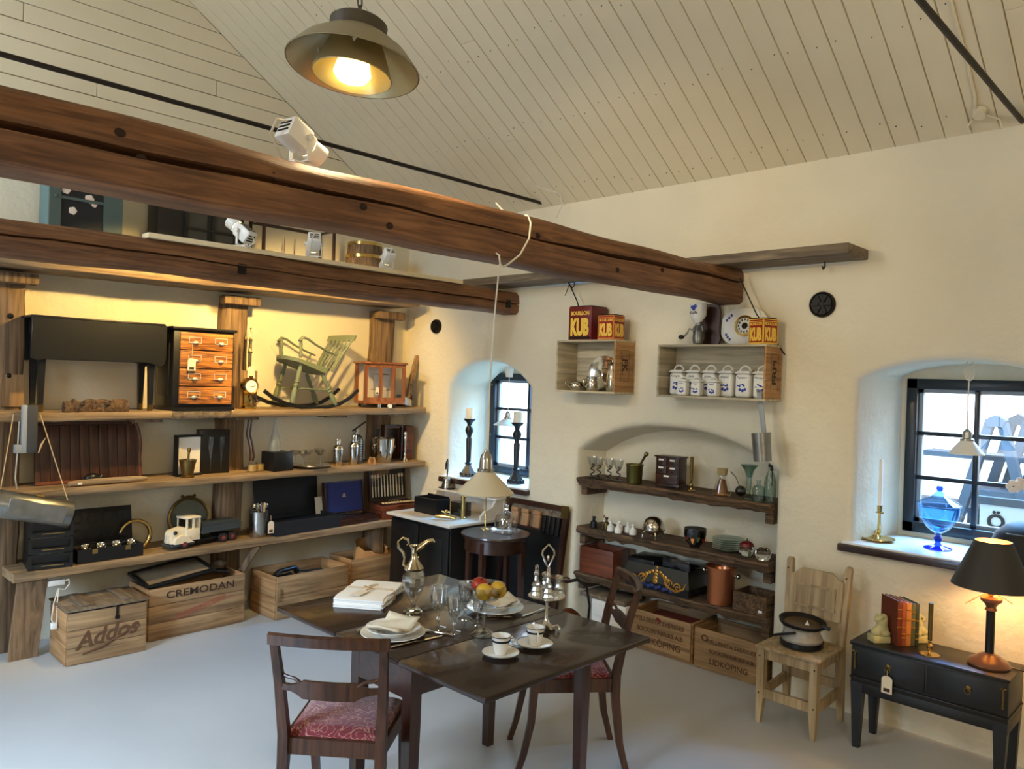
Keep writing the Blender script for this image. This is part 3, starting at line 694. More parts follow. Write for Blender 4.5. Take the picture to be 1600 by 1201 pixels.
def cruet(lab,a,r,tall):
    c=thing('cruet_bottle',lab,'bottle',(cx+r*math.cos(a),cy+r*math.sin(a),T+.1405),group='bottles on the cruet stand')
    if tall: pr=[(0,0),(.023,0),(.025,.01),(.021,.022),(.024,.03),(.019,.045),(.021,.052),(.012,.07),(.009,.09),(.013,.094),(.013,.1)]
    else: pr=[(0,0),(.025,0),(.026,.02),(.022,.028),(.024,.036),(.019,.05),(.017,.06),(.018,.075),(.019,.08)]
    obj('bottle',B().lathe(pr+[(r_-.004,z) for r_,z in pr[::-1] if r_>.008 and z>.005]+[(0,.006)],10),M['crystal'],c,ang=15)
    if tall: obj('stopper',B().box(-.009,.009,-.004,.004,.1,.135,.003).cyl((0,0,.085),(0,0,.1),.006),M['glass'],c)
    else: obj('lid',B().lathe([(0,.092),(.012,.09),(.018,.084),(.018,.079),(0,.079)],16),M['silver'],c)
cruet('tall stoppered bottle, leftmost on the cruet stand',R(150),.05,True); cruet('stoppered bottle in front on the cruet stand',R(225),.045,True)
cruet('silver capped cut glass pot at the right of the cruet stand',R(-45),.05,False); cruet('cut glass pot at the back of the cruet stand',R(50),.048,False)
# ---- cups and saucers
def cup(lab,loc,rz):
    x,y=loc
    s=thing('saucer','saucer under the '+lab,'saucer',(x,y,T),group='coffee saucers')
    obj('dish',B().lathe([(0,0),(.034,0),(.045,.006),(.073,.014),(.0735,.0165),(.045,.010),(.03,.006),(0,.006)],32),M['porc'],s)
    obj('rim_line',B().lathe([(.071,.0158),(.0738,.0172),(.0738,.0150)],32),M['navy'],s)
    c=thing('coffee_cup',lab,'cup',(x,y,T+.0065),rz,'coffee cups')
    obj('body',B().lathe([(0,0),(.022,0),(.024,.004),(.03,.03),(.036,.066),(.0375,.072),(.0345,.072),(.028,.03),(.02,.007),(0,.006)],28),M['porc'],c)
    obj('band',B().lathe([(.0343,.050),(.0366,.0503),(.0377,.0575),(.0354,.0575)],28).lathe([(.0364,.0685),(.0379,.0688),(.0383,.0715),(.0364,.0715)],28),M['navy'],c)
    obj('handle',B().tube([(.033,0,.058),(.046,0,.062),(.055,0,.05),(.049,0,.032),(.031,0,.022)],[.0035,.003,.003,.003,.003],8),M['porc'],c)
cup('white coffee cup with dark bands, nearest the table corner',(-2.345,-3.535),R(-25)); cup('white coffee cup with dark bands, in front of the cruet stand',(-2.165,-3.55),R(-125))
# ---------------------------------------------------------------- corner: washstand, round table, rack
t=thing('washstand','dark wooden washstand with cream marble top and splashback in the corner','washstand',(0,-.89,0),WR)
obj('cabinet',B().box(-.36,.36,-.58,-.015,.06,.678,.004),M['ebony'],t)
obj('marble_top',B().box(-.385,.39,-.625,-.012,.679,.70,.004),M['marble'],t)
obj('back_panel',B().box(-.36,.37,-.04,-.016,.70,.842,.003),M['marble'],t)
obj('marble_shelf',B().box(-.38,.38,-.14,-.012,.843,.858,.004),M['marble'],t)
for s in (-1,1): obj('scroll_end',B().prism([(-.04,.70),(-.04,.842),(-.12,.842),(-.14,.82),(-.16,.79),(-.24,.765),(-.28,.73),(-.285,.70)],'x',s*.355-.011,s*.355+.011),M['marble'],t)
for x in (-.18,.18):
    d=obj('door',B().box(x-.17,x+.17,-.598,-.581,.1,.65,.004).box(x-.11,x+.11,-.604,-.598,.17,.58,.004),M['ebony'],t)
    obj('knob',B().sph((x*.12,-.607,.40),.012),M['brass'],d)
for x in (-.33,.33):
    for y in (-.55,-.06): obj('foot',B().cyl((x,y,0),(x,y,.06),.02,.03),M['ebony'],t)
solo('letter_box','matte black box with open lid on the marble washstand top','box',B().box(-.14,.14,-.07,.07,0,.012).box(-.14,-.13,-.07,.07,.012,.125).box(.13,.14,-.07,.07,.012,.125).box(-.13,.13,-.07,-.06,.012,.125).box(-.13,.13,.06,.07,.012,.14),M['black'],(-.36,-.76,.7005),WR)
solo('glass_block','small smoky glass box beside the black box on the washstand','box',B().box(-.07,.07,-.05,.05,0,.11,.004),M['smokeglass'],(-.25,-.985,.7005),WR)
tp=thing('brass_tap','old brass tap with a cross handle lying on the marble top','tap',(-.47,-1.06,.70),R(-60))
obj('body',B().tube([(-.085,0,.022),(-.03,0,.026),(.03,0,.024),(.08,0,.016)],[.016,.02,.016,.012],12),M['brass'],tp)
obj('cross_handle',B().cyl((0,0,.03),(0,0,.06),.009).bar((-.035,0,.062),(.035,0,.062),.012,.012).bar((0,-.035,.062),(0,.035,.062),.012,.012).sph((0,0,.066),.014),M['brass'],tp)
solo('brass_cylinder','upright slender brass cylinder standing on the marble top','cylinder',B().lathe([(0,0),(.022,0),(.022,.01),(.017,.014),(.017,.15),(.02,.155),(.02,.175),(.012,.18),(0,.18)],18),M['brass'],(-.33,-1.10,.7005))
hb=thing('hand_press','silver base with tall bent rod and dark grip on the washstand shelf','tool',(-.085,-.62,.8585),WR)
obj('base',B().lathe([(0,0),(.045,0),(.045,.02),(.035,.06),(.03,.085),(.012,.095),(0,.096)],20),M['steel'],hb); obj('rod',B().tube([(0,0,.09),(.004,0,.16),(.004,0,.24)],.006,8),M['steel'],hb); obj('grip',B().tube([(.002,0,.25),(-.015,0,.21),(-.018,0,.16)],[.006,.008,.006],8),M['black'],hb)
obj('foot_plate',B().box(-.07,.07,-.03,.03,-.0,.012),M['black'],hb)
solo('red_case','flat dark red case on the washstand splashback shelf','case',B().box(-.12,.12,-.05,.04,0,.028,.006),mat('dark red leather',(96,28,26),.5),(-.085,-1.09,.8585),WR)
RT=(-.52,-1.66)
t=thing('round_table','small round dark mahogany side table under the glass cake dome','table',(RT[0],RT[1],0))
obj('tabletop',B().lathe([(0,.68),(.24,.68),(.248,.69),(.246,.70),(0,.70)],40),M['mahog'],t)
obj('apron',B().lathe([(.205,.585),(.222,.585),(.222,.68),(.205,.68)],40),M['mahog'],t)
for k in range(4):
    a=k*PI/2+.35; x,y=.205*math.cos(a),.205*math.sin(a)
    obj('leg',B().loft([[(x+u*.02,y+v*.02,.66) for u,v in ((-1,-1),(1,-1),(1,1),(-1,1))],[(x*1.04+u*.012,y*1.04+v*.012,0) for u,v in ((-1,-1),(1,-1),(1,1),(-1,1))]]),M['mahogz'],t)
t=thing('cake_dome','clear glass cake dome with ball knob on a footed glass plate','cake dome',(-.50,-1.74,.70))
obj('plate',B().lathe([(0,.0),(.05,0),(.055,.006),(.06,.012),(.105,.018),(.118,.028),(.115,.031),(.1,.022),(0,.018)],36),M['thin'],t)
obj('dome',B().lathe([(.08,.019),(.08,.10),(.072,.128),(.05,.15),(.02,.162),(.012,.166)],36),M['crystal'],t)
obj('knob',B().lathe([(.008,.163),(.008,.172),(.016,.178),(.021,.192),(.017,.207),(0,.212)],18),M['glass'],t)
t=thing('brass_candlestick','slender brass candlestick with crystal top on the round table','candlestick',(-.49,-1.52,.70))
obj('stick',B().lathe([(0,0),(.036,0),(.036,.004),(.008,.012),(.004,.02),(.004,.23),(0,.23)],18),M['brass'],t)
obj('crystal_top',B().lathe([(0,.23),(.02,.24),(.026,.252),(.01,.262),(.004,.272),(0,.274)],8),M['glass'],t,ang=10)
# framed rack leaning on the wall
L=thing('leaning_frame','mahogany frame with rounded corners and leather straps, leaning against the wall','frame',(-.17,-1.62,0),0,rot=(R(-9),0,WR))
def rrect(w,h,r,n=6):
    p=[]
    for cx_,cz,a0 in ((w-r,h-r,0),(-w+r,h-r,90)): p+=[(cx_+r*math.cos(R(a0+90*i/n)),cz+r*math.sin(R(a0+90*i/n))) for i in range(n+1)]
    return [(w,0)]+p+[(-w,0)]
o1=rrect(.315,.885,.06); i1=rrect(.275,.845,.04)
fb=B(); rr=[[(x,-.015,z),(x2,-.015,z2),(x2,.02,z2),(x,.02,z)] for (x,z),(x2,z2) in zip(o1,i1)]
fb.loft(rr); obj('frame',fb,M['mahogz'],L,ang=50)
obj('back_board',B().box(-.277,.277,.005,.018,.0,.69),M['black'],L); obj('net',B().box(-.275,.275,.004,.008,.69,.845),M['greywood'],L)
obj('crossbar',B().box(-.277,.277,-.012,.01,.675,.695),M['mahog'],L)
for x in (-.2,-.09,.03): obj('leather_strap',B().box(x-.035,x+.035,-.03,.0,.69,.81,.008).cyl((x-.035,-.02,.80),(x+.035,-.02,.80),.018),M['cork'],L)
for k in range(4): obj('dark_roll',B().box(.09+k*.045,.128+k*.045,-.035,0,.66,.795,.006),M['iron'],L)
obj('corner_mount',B().box(.255,.32,-.02,-.012,.80,.89).box(-.32,-.29,-.02,-.012,.84,.89),M['oldbrass'],L)
# copper kettle by the niche
k=thing('copper_kettle','brown copper kettle with a bow handle and turned wooden grip, behind the table','kettle',(-.60,-2.43,0),R(-50)); k.scale=(1,1,1.42)
obj('body',B().lathe([(0,0),(.11,0),(.125,.03),(.12,.14),(.10,.19),(.06,.225),(.03,.24),(0,.245)],28),mat('brown copper',(120,66,38),.4,.8,var=.3,vscale=8),k)
obj('bow_handle',B().tube([(.115,0,.12),(.13,0,.26),(.105,0,.35),(.045,0,.375),(-.02,0,.365)],.008,8),M['iron'],k)
obj('grip',B().lathe([(0,0),(.012,0),(.016,.02),(.011,.05),(.017,.09),(.013,.13),(0,.135)],12,M=Matrix.Translation((.0,0,.37))@Matrix.Rotation(R(-86),4,'Y')),M['mahogz'],k)
obj('spout',B().tube([(-.11,0,.08),(-.16,0,.13),(-.19,0,.2)],[.025,.018,.012],10),D.materials['brown copper'],k)
# ---------------------------------------------------------------- things on the top plank
def ztop(x): return 2.434+(x+3.3)*.008
def tagcard(parent,loc,w=.045,h=.075,string=None,rz=0,m='paper'):
    x,y,z=loc
    o=obj('price_tag',B().prism([(-w/2,0),(w/2,0),(w/2,h*.85),(w/4,h),(-w/4,h),(-w/2,h*.85)],'y',-.001,.001),M[m],parent,loc,(0,0,rz))
    obj('code_patch',B().box(-w*.3,w*.3,-.0018,-.001,h*.1,h*.3),M['ink'],o)
    if string: obj('tag_string',B().tube([(0,0,h*.92)]+[(a-x,b-y,c-z) for a,b,c in string],.0015,5),M['string'],o)
    return o
t=thing('glazed_cabinet','pale teal wall cabinet with a dark glazed floral door, upper left','cabinet',(-2.80,-.02,ztop(-2.8)))
obj('carcass',B().box(-.23,.20,-.14,.05,0,.86,.004),M['teal'],t)
df=obj('door_frame',B().box(-.23,-.165,-.165,-.142,0,.86).box(.085,.20,-.165,-.142,0,.86).box(-.165,.085,-.165,-.142,.0,.07).box(-.165,.085,-.165,-.142,.79,.86),M['dteal'],t)
obj('glazing_bar',B().box(-.165,.085,-.162,-.146,.40,.418),M['dteal'],t)
obj('dark_panel',B().box(-.163,.083,-.152,-.1445,.07,.79),mat('dark floral cloth',(28,32,38),.35,var=.3,vscale=9),t)
for x,z,r in ((-.135,.46,.026),(.0,.425,.028),(.03,.395,.018),(-.095,.335,.024),(.04,.53,.02)):
    fl=B()
    for k in range(5): fl.sph((x+r*.5*math.cos(k*1.26),-.153,z+r*.5*math.sin(k*1.26)),r*.55,1,.12,1,8,6)
    obj('flower',fl.sph((x,-.1535,z),r*.4,1,.15,1,8,6),M['petal'],t)
obj('knob',B().sph((-.195,-.172,.41),.011),M['dteal'],t)
t=thing('dark_cupboard','black cupboard with small glazed doors on the upper shelf plank','cupboard',(-2.05,-.02,ztop(-2.05)))
obj('carcass',B().box(-.31,.31,-.13,.05,0,.64,.004),M['ebony'],t)
for x in (-.04,.155):
    d=obj('door',B().box(x-.095,x-.07,-.15,-.131,.01,.63).box(x+.07,x+.095,-.15,-.131,.01,.63).box(x-.07,x+.07,-.15,-.131,.01,.04).box(x-.07,x+.07,-.15,-.131,.6,.63).box(x-.07,x+.07,-.15,-.131,.33,.35),M['ebony'],t)
    obj('pane',B().box(x-.07,x+.07,-.142,-.138,.04,.6),mat('dim glass',(70,66,58),.08),d)
obj('knob',B().sph((.0575,-.16,.34),.01),M['ebony'],t)
t=thing('display_case','low wooden framed glass display case on the upper plank','case',(-1.29,-.06,ztop(-1.29)))
for x in (-.305,.305):
    for y in (-.12,.09): obj('corner_post',B().box(x-.01,x+.01,y-.01,y+.01,0,.50),M['mahogz'],t)
    obj('rail',B().box(x-.01,x+.01,-.12,.09,.482,.50),M['mahog'],t)
for y in (-.12,.09): obj('rail',B().box(-.305,.305,y-.01,y+.01,.478,.502),M['mahog'],t); obj('rail',B().box(-.305,.305,y-.01,y+.01,.0,.02),M['mahog'],t)
obj('pane',B().box(-.295,.295,-.122,-.119,.02,.478),M['pane'],t)
for x in (-.07,.02): obj('small_mast',B().cyl((x,0,.02),(x+.006,0,.40),.008,.002),M['redwood'],t)
t=thing('wooden_bucket','coopered oak bucket with two brass hoops on the upper plank','bucket',(-.63,-.10,ztop(-.6)))
n=18
for k in range(n):
    a0=2*PI*k/n+.008; a1=2*PI*(k+1)/n-.008; q=lambda r,a,z:(r*math.cos(a),r*math.sin(a),z)
    obj('stave',B().loft([[q(.172,a0,0),q(.172,a1,0),q(.16,a1,0),q(.16,a0,0)],[q(.168,a0,.22),q(.168,a1,.22),q(.155,a1,.22),q(.155,a0,.22)],[q(.138,a0,.45),q(.138,a1,.45),q(.126,a1,.45),q(.126,a0,.45)]]),M['post'],t)
for z,r in ((.12,.171),(.33,.1565),(.435,.142)): obj('hoop',B().lathe([(r,z-.013),(r+.004,z-.013),(r+.002,z+.013),(r-.002,z+.013)],36),M['brass'],t)
obj('lid',B().lathe([(0,.42),(.128,.42),(.128,.43),(0,.43)],30),M['post'],t)
solo('silver_tray','oval silver tray lying in the gap above the top plank','tray',B().lathe([(0,.0),(.09,.002),(.11,.014),(.108,.017),(.088,.006),(0,.004)],30,sx=1.2),M['silver'],(-2.37,-.17,ztop(-2.37)+.001))
solo('dark_picture','flat dark framed board lying on the top plank at left','board',B().box(-.22,.22,-.10,.1,0,.02,.004),M['black'],(-2.68,-.185,ztop(-2.68)+.001))
# ---------------------------------------------------------------- upper wall shelf
t=thing('drop_leaf_table','black drop leaf table with folded leaves and tapered legs standing on the shelf','table',(-2.725,-.125,zs1(-2.72)))
obj('tabletop',B().box(-.40,.405,-.115,.115,.575,.592,.005),M['blackpaint'],t)
for s in (-1,1):
    lp=[(-.40,.578),(.405,.578),(.405,.35),(.39,.31),(.36,.295),(.33,.315),(.29,.325),(-.15,.325),(-.32,.325),(-.36,.315),(-.40,.33)]
    obj('leaf',B().prism(lp,'y',s*.128-.008,s*.128+.008,.003),M['blackpaint'],t)
obj('frame',B().box(-.35,.35,-.09,.09,.46,.574),M['blackpaint'],t); obj('drawer',B().box(-.362,-.351,-.075,.075,.48,.565),M['blackpaint'],t)
for x in (-.33,.325):
    for y in (-.085,.085):
        q=lambda a,z:[(x+u*a,y+v*a,z) for u,v in ((-1,-1),(1,-1),(1,1),(-1,1))]
        l=obj('leg',B().loft([q(.022,.46),q(.019,.3),q(.013,.045)]),M['blackpaint'],t); obj('toe_cap',B().loft([q(.0135,.045),q(.013,0)]),M['oldbrass'],l)
t=thing('bark_log','short split log with two round knot holes under the black table','log',(-2.745,-.24,zs1(-2.7)))
rr=[];rnd=random.Random(4)
for i in range(15):
    x=-.19+.38*i/14; h=.075+rnd.uniform(-.012,.012)
    rr.append([(x,-.03+rnd.uniform(-.004,.004),0),(x,-.038,.03),(x,-.03+rnd.uniform(-.006,.006),h*.8),(x,-.008,h),(x,.02,h*.9),(x,.03,0)])
obj('wood',B().loft(rr),M['bark'],t,ang=30)
for x in (-.09,.06): obj('peg',B().tube([(x,-.03,.05),(x-.005,-.05,.055),(x+.005,-.06,.075)],[.016,.012,.008],8),M['bark'],t)
# drawer chest, turned slightly so that its left side shows
t=thing('drawer_chest','black chest of four burnt pine drawers with eight steel label pulls','chest of drawers',(-2.035,-.115,zs1(-2.03)))
obj('carcass',B().box(-.24,.19,-.15,.14,.0,.555,.003),M['ebony'],t); obj('top',B().box(-.255,.205,-.17,.145,.555,.575,.004),M['ebony'],t)
obj('side_panel',B().box(-.247,-.24,-.09,.09,.1,.46),M['ebony'],t)
obj('plinth',B().box(-.25,.20,-.165,.145,-.0,.022),M['ebony'],t)
for k in range(4):
    z=.045+k*.125
    d=obj('drawer',B().box(-.20,.175,-.168,-.15,z,z+.119,.004),M['grain'],t)
    for x in (-.10,.085):
        p=obj('label_pull',B().box(x-.045,x+.045,-.173,-.169,z+.045,z+.049).box(x-.045,x+.045,-.173,-.169,z+.084,z+.088).box(x-.045,x-.041,-.173,-.169,z+.045,z+.088).box(x+.041,x+.045,-.173,-.169,z+.045,z+.088).sph((x,-.178,z+.05),.016,1.2,.8,.7),M['nickel'],d)
tagcard(t,(-.13,-.19,.275),.055,.085,[(-.125,-.18,.40),(-.12,-.175,.50)])
t=thing('pressure_gauge','brass pressure gauge with a white dial on a dark board','gauge',(-1.68,-.20,zs1(-1.68)))
obj('board',B().box(-.06,.075,.03,.045,0,.285,.003),M['post'],t)
obj('base',B().box(-.055,.035,-.04,.03,0,.025,.004).box(-.045,.02,-.005,.03,.025,.12,.006),M['brass'],t)
My=Matrix.Translation((.0,.02,.17))@Matrix.Rotation(R(90),4,'X')
obj('case_ring',B().lathe([(0,0),(.066,0),(.066,.03),(.05,.05),(.047,.048),(.047,.044),(0,.044)],30,M=My),M['brass'],t)
obj('dial',B().lathe([(0,.0455),(.044,.0455),(.044,.047),(0,.047)],30,M=My),M['white'],t); obj('needle',B().bar((-.02,-.029,.165),(.03,-.029,.174),.002,.004),M['black'],t)
obj('tap_lever',B().tube([(.0,-.03,.11),(.02,-.045,.09),(.03,-.04,.06),(.075,-.045,.07)],[.006,.008,.008,.007],8),M['iron'],t)
obj('ring',B().tube([(.03+.014*math.cos(a*PI/6),-.05,.055+.014*math.sin(a*PI/6)) for a in range(12)],.002,6,True),M['steel'],t)
t=thing('brass_syringe','slim brass syringe hanging with a paper tag on the middle shelf post','brass tool',(-1.66,-.15,1.78))
obj('barrel',B().lathe([(0,0),(.012,.0),(.013,.15),(.02,.16),(.013,.17),(.012,.24),(.018,.25),(.006,.265),(.005,.33),(.012,.335),(0,.345)],14),M['brass'],t)
obj('second_tube',B().lathe([(0,.02),(.010,.02),(.011,.25),(.015,.255),(.006,.28),(0,.3)],14,c=(-.035,.01,0)),M['oldbrass'],t)
tagcard(t,(.0,-.025,-.045),.055,.10,[(.0,-.015,.1)])
# rocking chair: side view profile repeated on both sides
t=thing('rocking_chair','small sage green rocking chair with turned legs and black rockers on the shelf','rocking chair',(-1.165,-.12,zs1(-1.165)))
u=.00112; P=lambda a,b:((a-660)*u/ .93,(640-b)*u)
W_=.145
def side(s,y):
    pass
for y,sg in ((-W_,-1),(W_*.9,1)):
    pts=[P(a,b) for a,b in ((300,520),(360,565),(450,605),(560,628),(660,634),(760,628),(850,605),(930,560),(990,505))]
    obj('rocker',B().tube([(x,y,z) for x,z in pts],[.012]*9,6,flat=1.3),M['black'],t)
    for (a,b),(c,d) in (((560,335),(490,600)),((720,400),(815,615))):
        p=Vector((P(a,b)[0],y*.85,P(a,b)[1])); q=Vector((P(c,d)[0],y,P(c,d)[1])); pr=[]
        L=(q-p).length; Mx=(q-p).to_track_quat('Z','Y').to_matrix().to_4x4(); Mx.translation=p
        obj('leg',B().lathe([(0,0),(.014,0),(.018,L*.25),(.013,L*.42),(.022,L*.46),(.013,L*.5),(.022,L*.55),(.014,L*.6),(.020,L*.68),(.021,L*.85),(.015,L),(0,L)],12,M=Mx),M['green'],t)
    a=P(535,500);b=P(770,510); obj('stretcher',B().cyl((a[0],y*.95,a[1]),(b[0],y*.95,b[1]),.008),M['green'],t)
    # arm, arm post and arm spindles
    ar=[P(x,z) for x,z in ((520,175),(545,150),(580,158),(640,195),(720,232),(800,262))]
    obj('arm',B().tube([(x,y*1.15,z) for x,z in ar],[.018,.022,.017,.015,.016,.014],8,flat=.55),M['green'],t)
    p=P(545,165);q=P(540,290); obj('arm_post',B().lathe([(0,0),(.010,0),(.015,.03),(.010,.06),(.014,.1),(.010,(p[1]-q[1])),(0,(p[1]-q[1]))],10,c=(q[0],y*1.05,q[1])),M['green'],t)
    p=P(770,250);q=P(720,320); obj('arm_spindle',B().cyl((q[0],y,q[1]),(p[0],y*1.12,p[1]),.007),M['green'],t)
sx=[P(470,275),P(470,300),P(760,405),P(800,375)]
rr=[]
for i in range(9):
    v=-1+i/4; k=math.sqrt(max(0,1-.55*v*v)); f=lambda p:((p[0]-.0)*1,v*W_*1.12,p[1])
    cxm=(sx[0][0]+sx[3][0])/2; g=lambda p:(cxm+(p[0]-cxm)*k,v*W_*1.12,p[1]-(p[0]-cxm)*0+(p[0]-cxm)*(1-k)*.32)
    rr.append([g(sx[0]),g(sx[1]),g(sx[2]),g(sx[3])])
obj('seat',B().loft(rr),M['green'],t,ang=50)
for k in range(6):
    v=-1+k*.4; p=P(790,375);q=P(925,140)
    obj('back_spindle' if 0<k<5 else 'back_post',B().tube([(p[0],v*W_*.85,p[1]),((p[0]+q[0])/2-.004,v*W_*.95,(p[1]+q[1])/2),(q[0],v*W_*1.1,q[1])],[.007,.009,.006] if 0<k<5 else [.012,.014,.009],8),M['green'],t)
q=P(930,130); rr=[]
for i in range(11):
    v=-1+i/5; x=q[0]+.03*(1-v*v)-.012; h=.022+.006*(1-v*v)
    rr.append([(x-.01,v*W_*1.35,q[1]-h),(x+.006,v*W_*1.35,q[1]-h),(x+.022,v*W_*1.35,q[1]+h),(x+.006,v*W_*1.35,q[1]+h)])
obj('crest_rail',B().loft(rr),M['green'],t,ang=50)
# glazed cherry case
t=thing('balance_case','cherry wood glazed laboratory case with angled doors and a paper tag','case',(-.47,-.165,zs1(-.47)),R(-14))
obj('base',B().box(-.19,.17,-.13,.12,.03,.052,.003),M['case'],t); obj('roof',B().box(-.205,.185,-.145,.13,.365,.382,.004),M['case'],t); obj('back',B().box(-.18,.16,.105,.115,.05,.365),M['paper'],t,label='back board coloured pale as if lit')  # light inside the case is put into the back board's pale colour
for x,y in ((-.18,-.115),(-.05,-.122),(.06,-.122),(.16,-.115),(-.18,.1),(.16,.1)): obj('corner_post',B().box(x-.014,x+.014,y-.01,y+.01,.05,.366),M['case'],t)
for x0,x1 in ((-.166,-.064),(-.036,.046),(.074,.146)):
    obj('pane',B().box(x0,x1,-.121,-.118,.05,.366),M['pane'],t)
    obj('rail',B().box(x0,x1,-.128,-.112,.05,.085),M['case'],t); obj('rail',B().box(x0,x1,-.128,-.112,.335,.366),M['case'],t)
obj('balance',B().cyl((0,-.01,.05),(0,-.01,.29),.006).bar((-.07,-.01,.28),(.07,-.01,.28),.006,.01).cyl((-.07,-.01,.15),(-.07,-.01,.28),.0015).cyl((.07,-.01,.15),(.07,-.01,.28),.0015).lathe([(0,.145),(.025,.15),(.024,.147),(0,.143)],14,c=(-.07,-.01,0)).lathe([(0,.145),(.025,.15),(.024,.147),(0,.143)],14,c=(.07,-.01,0)),M['steel'],t)
for x in (-.06,.03): obj('foot',B().cyl((x,-.125,0),(x,-.125,.03),.016),M['steel'],t)
for x in (-.15,.14): obj('foot',B().cyl((x,.09,0),(x,.09,.03),.012),M['black'],t)
obj('turn_knob',B().cyl((.03,-.15,.015),(.03,-.13,.015),.018),M['white'],t)
tagcard(t,(-.09,-.15,.11),.032,.06,[(-.085,-.14,.2)])
t=thing('adze','old adze with a long wooden handle leaning in the corner','adze',(-.20,-.17,zs1(-.2)))
rr=[]
for i in range(9):
    k=i/8; x=.02+.17*k; z=.07+.39*k; a=.014+.008*math.sin(k*3)
    rr.append([(x-a,.0-.012+.1*k,z),(x+a,-.012+.1*k,z),(x+a,.012+.1*k,z),(x-a,.012+.1*k,z)])
obj('handle',B().loft(rr),M['pinez'],t); obj('binding',B().bar((.035,.005,.10),(.075,.03,.2),.034,.03,.004),M['post'],t)
obj('head',B().loft([[(-.03,-.02,.02),(-.02,.03,.02),(-.015,.03,.09),(-.025,-.02,.09)],[(.05,-.025,.0),(.055,.03,0),(.055,.02,.06),(.05,-.02,.06)]]),M['steel'],t)
solo('wood_box','small dark wooden box at the right end of the shelf by the adze','box',B().box(-.05,.05,-.05,.05,0,.1,.004).box(.025,.05,-.054,-.05,.05,.09),M['slat'],(-.13,-.06,zs1(-.13)))
t=thing('clamp_device','grey metal clamp hooked over the sawn plank end at left','clamp',(-3.135,-.325,1.27))
obj('body',B().box(-.02,.035,-.02,.02,0,.285,.004),M['dgrey'],t); obj('face_plate',B().box(-.045,-.02,-.02,.02,.0,.285,.003),M['grey'],t); obj('hook',B().box(-.08,-.045,-.02,.02,.0,.05,.003),M['grey'],t)
obj('cable',B().tube([(-.05,.03,.2),(-.055,.03,0),(-.06,.04,-.15),(-.04,.08,-.222)],.004,6),M['cord'],t)
# ---------------------------------------------------------------- middle wall shelf
t=thing('slatted_panel','brown slatted wooden panel with curved end leaning on the middle shelf','panel',(-2.72,-.09,zs2(-2.72)),0,rot=(R(-9),0,0))
for k in range(10):
    x=-.29+k*.058; obj('slat',B().box(x,x+.055,-.008,.008,.02,.375,.002),M['slat'],t)
obj('frame_rail',B().box(-.32,.32,-.014,.012,0,.02),M['redwood'],t); obj('frame_rail',B().box(-.32,.27,-.014,.012,.377,.395),M['slat'],t); obj('frame_stile',B().box(-.32,-.293,-.014,.012,.02,.376),M['slat'],t)
obj('slat',B().prism([(.287,.02),(.308,.02),(.314,.14),(.318,.25),(.306,.33),(.287,.375)],'y',-.008,.008),M['slat'],t)
obj('curved_stile',B().tube([(.295,0,.385),(.315,0,.33),(.325,0,.25),(.315,0,.14),(.318,0,.02)],.013,8),M['redwood'],t)
solo('black_stone','black shiny bird shaped stone in front of the slatted panel','stone',B().sph((0,0,.035),.04,1.25,.8,.85).tube([(.03,0,.03),(.055,0,.045),(.06,0,.06)],[.02,.012,.004],8),M['black'],(-2.74,-.19,zs2(-2.74)+.002))
t=thing('driftwood_stick','pale driftwood stick with a price sticker lying on the shelf edge','stick',(-2.66,-.255,zs2(-2.66)))
obj('stick',B().tube([(-.235,0,.018),(-.1,.004,.022),(.05,0,.024),(.2,.006,.024),(.24,.01,.022)],[.017,.019,.02,.016,.01],10),M['drift'],t,label='pale driftwood')
obj('sticker',B().box(-.19,-.165,-.022,-.017,.012,.024),M['white'],t)
t=thing('mortar','brass mortar with its pestle standing in it, before the black box','mortar',(-2.13,-.21,zs2(-2.13)))
obj('bowl',B().lathe([(0,0),(.045,0),(.047,.01),(.038,.016),(.042,.04),(.05,.09),(.058,.118),(.06,.124),(.054,.124),(.045,.09),(.034,.03),(0,.025)],26),M['oldbrass'],t)
obj('pestle',B().tube([(0,0,.03),(.004,.005,.12),(.01,.01,.17),(.011,.011,.19),(.012,.012,.205)],[.016,.009,.008,.015,.009],10),M['oldbrass'],t)
t=thing('glass_gift_box','opened black gift box with white lining and two glass slots','box',(-1.98,-.06,zs2(-1.98)))
obj('left_tray',B().box(-.215,-.02,-.045,-.03,0,.29).box(-.215,-.205,-.08,-.045,0,.29).box(-.205,-.02,-.08,-.045,0,.012).box(-.205,-.02,-.08,-.045,.278,.29),M['black'],t,rot=(0,0,R(6))); obj('white_lining',B().box(-.198,-.025,-.05,-.046,.015,.272),M['linen'],t,rot=(0,0,R(6)))
obj('right_tray',B().box(-.02,.20,-.045,.03,0,.32,.003),M['black'],t,rot=(0,0,R(-8)))
for x in (.05,.13): obj('tall_glass',B().lathe([(0,.02),(.018,.02),(.006,.03),(.006,.12),(.02,.2),(.017,.27)],14,c=(x,-.072,0)),M['thin'],t)
t=thing('bent_handles','pair of dark bent wooden rods hanging against the middle post','rods',(-1.64,-.165,0))
for d in (0,.025): obj('rod',B().tube([(-.02+d,0,1.44),(-.035+d,-.005,1.33),(-.01+d,-.005,1.24),(.0+d,-.005,1.16),(-.005+d,0,1.13)],.008,8),M['mahogz'],t)
g=thing('tumbler','small gold patterned glass tumbler, left of the pair','tumbler',(-1.635,-.19,zs2(-1.63)),group='gold tumblers'); obj('glass',B().lathe([(0,0),(.031,0),(.033,.07),(.030,.07),(.028,.006),(0,.006)],18),M['thin'],g); obj('gold_band',B().lathe([(.0322,.01),(.0335,.01),(.0342,.055),(.033,.055)],18),mat('gold pattern',(200,170,110),.3,.6),g)
dup(g,(-1.565,-.17,zs2(-1.57)),label='small gold patterned glass tumbler, right of the pair, by the black cube')
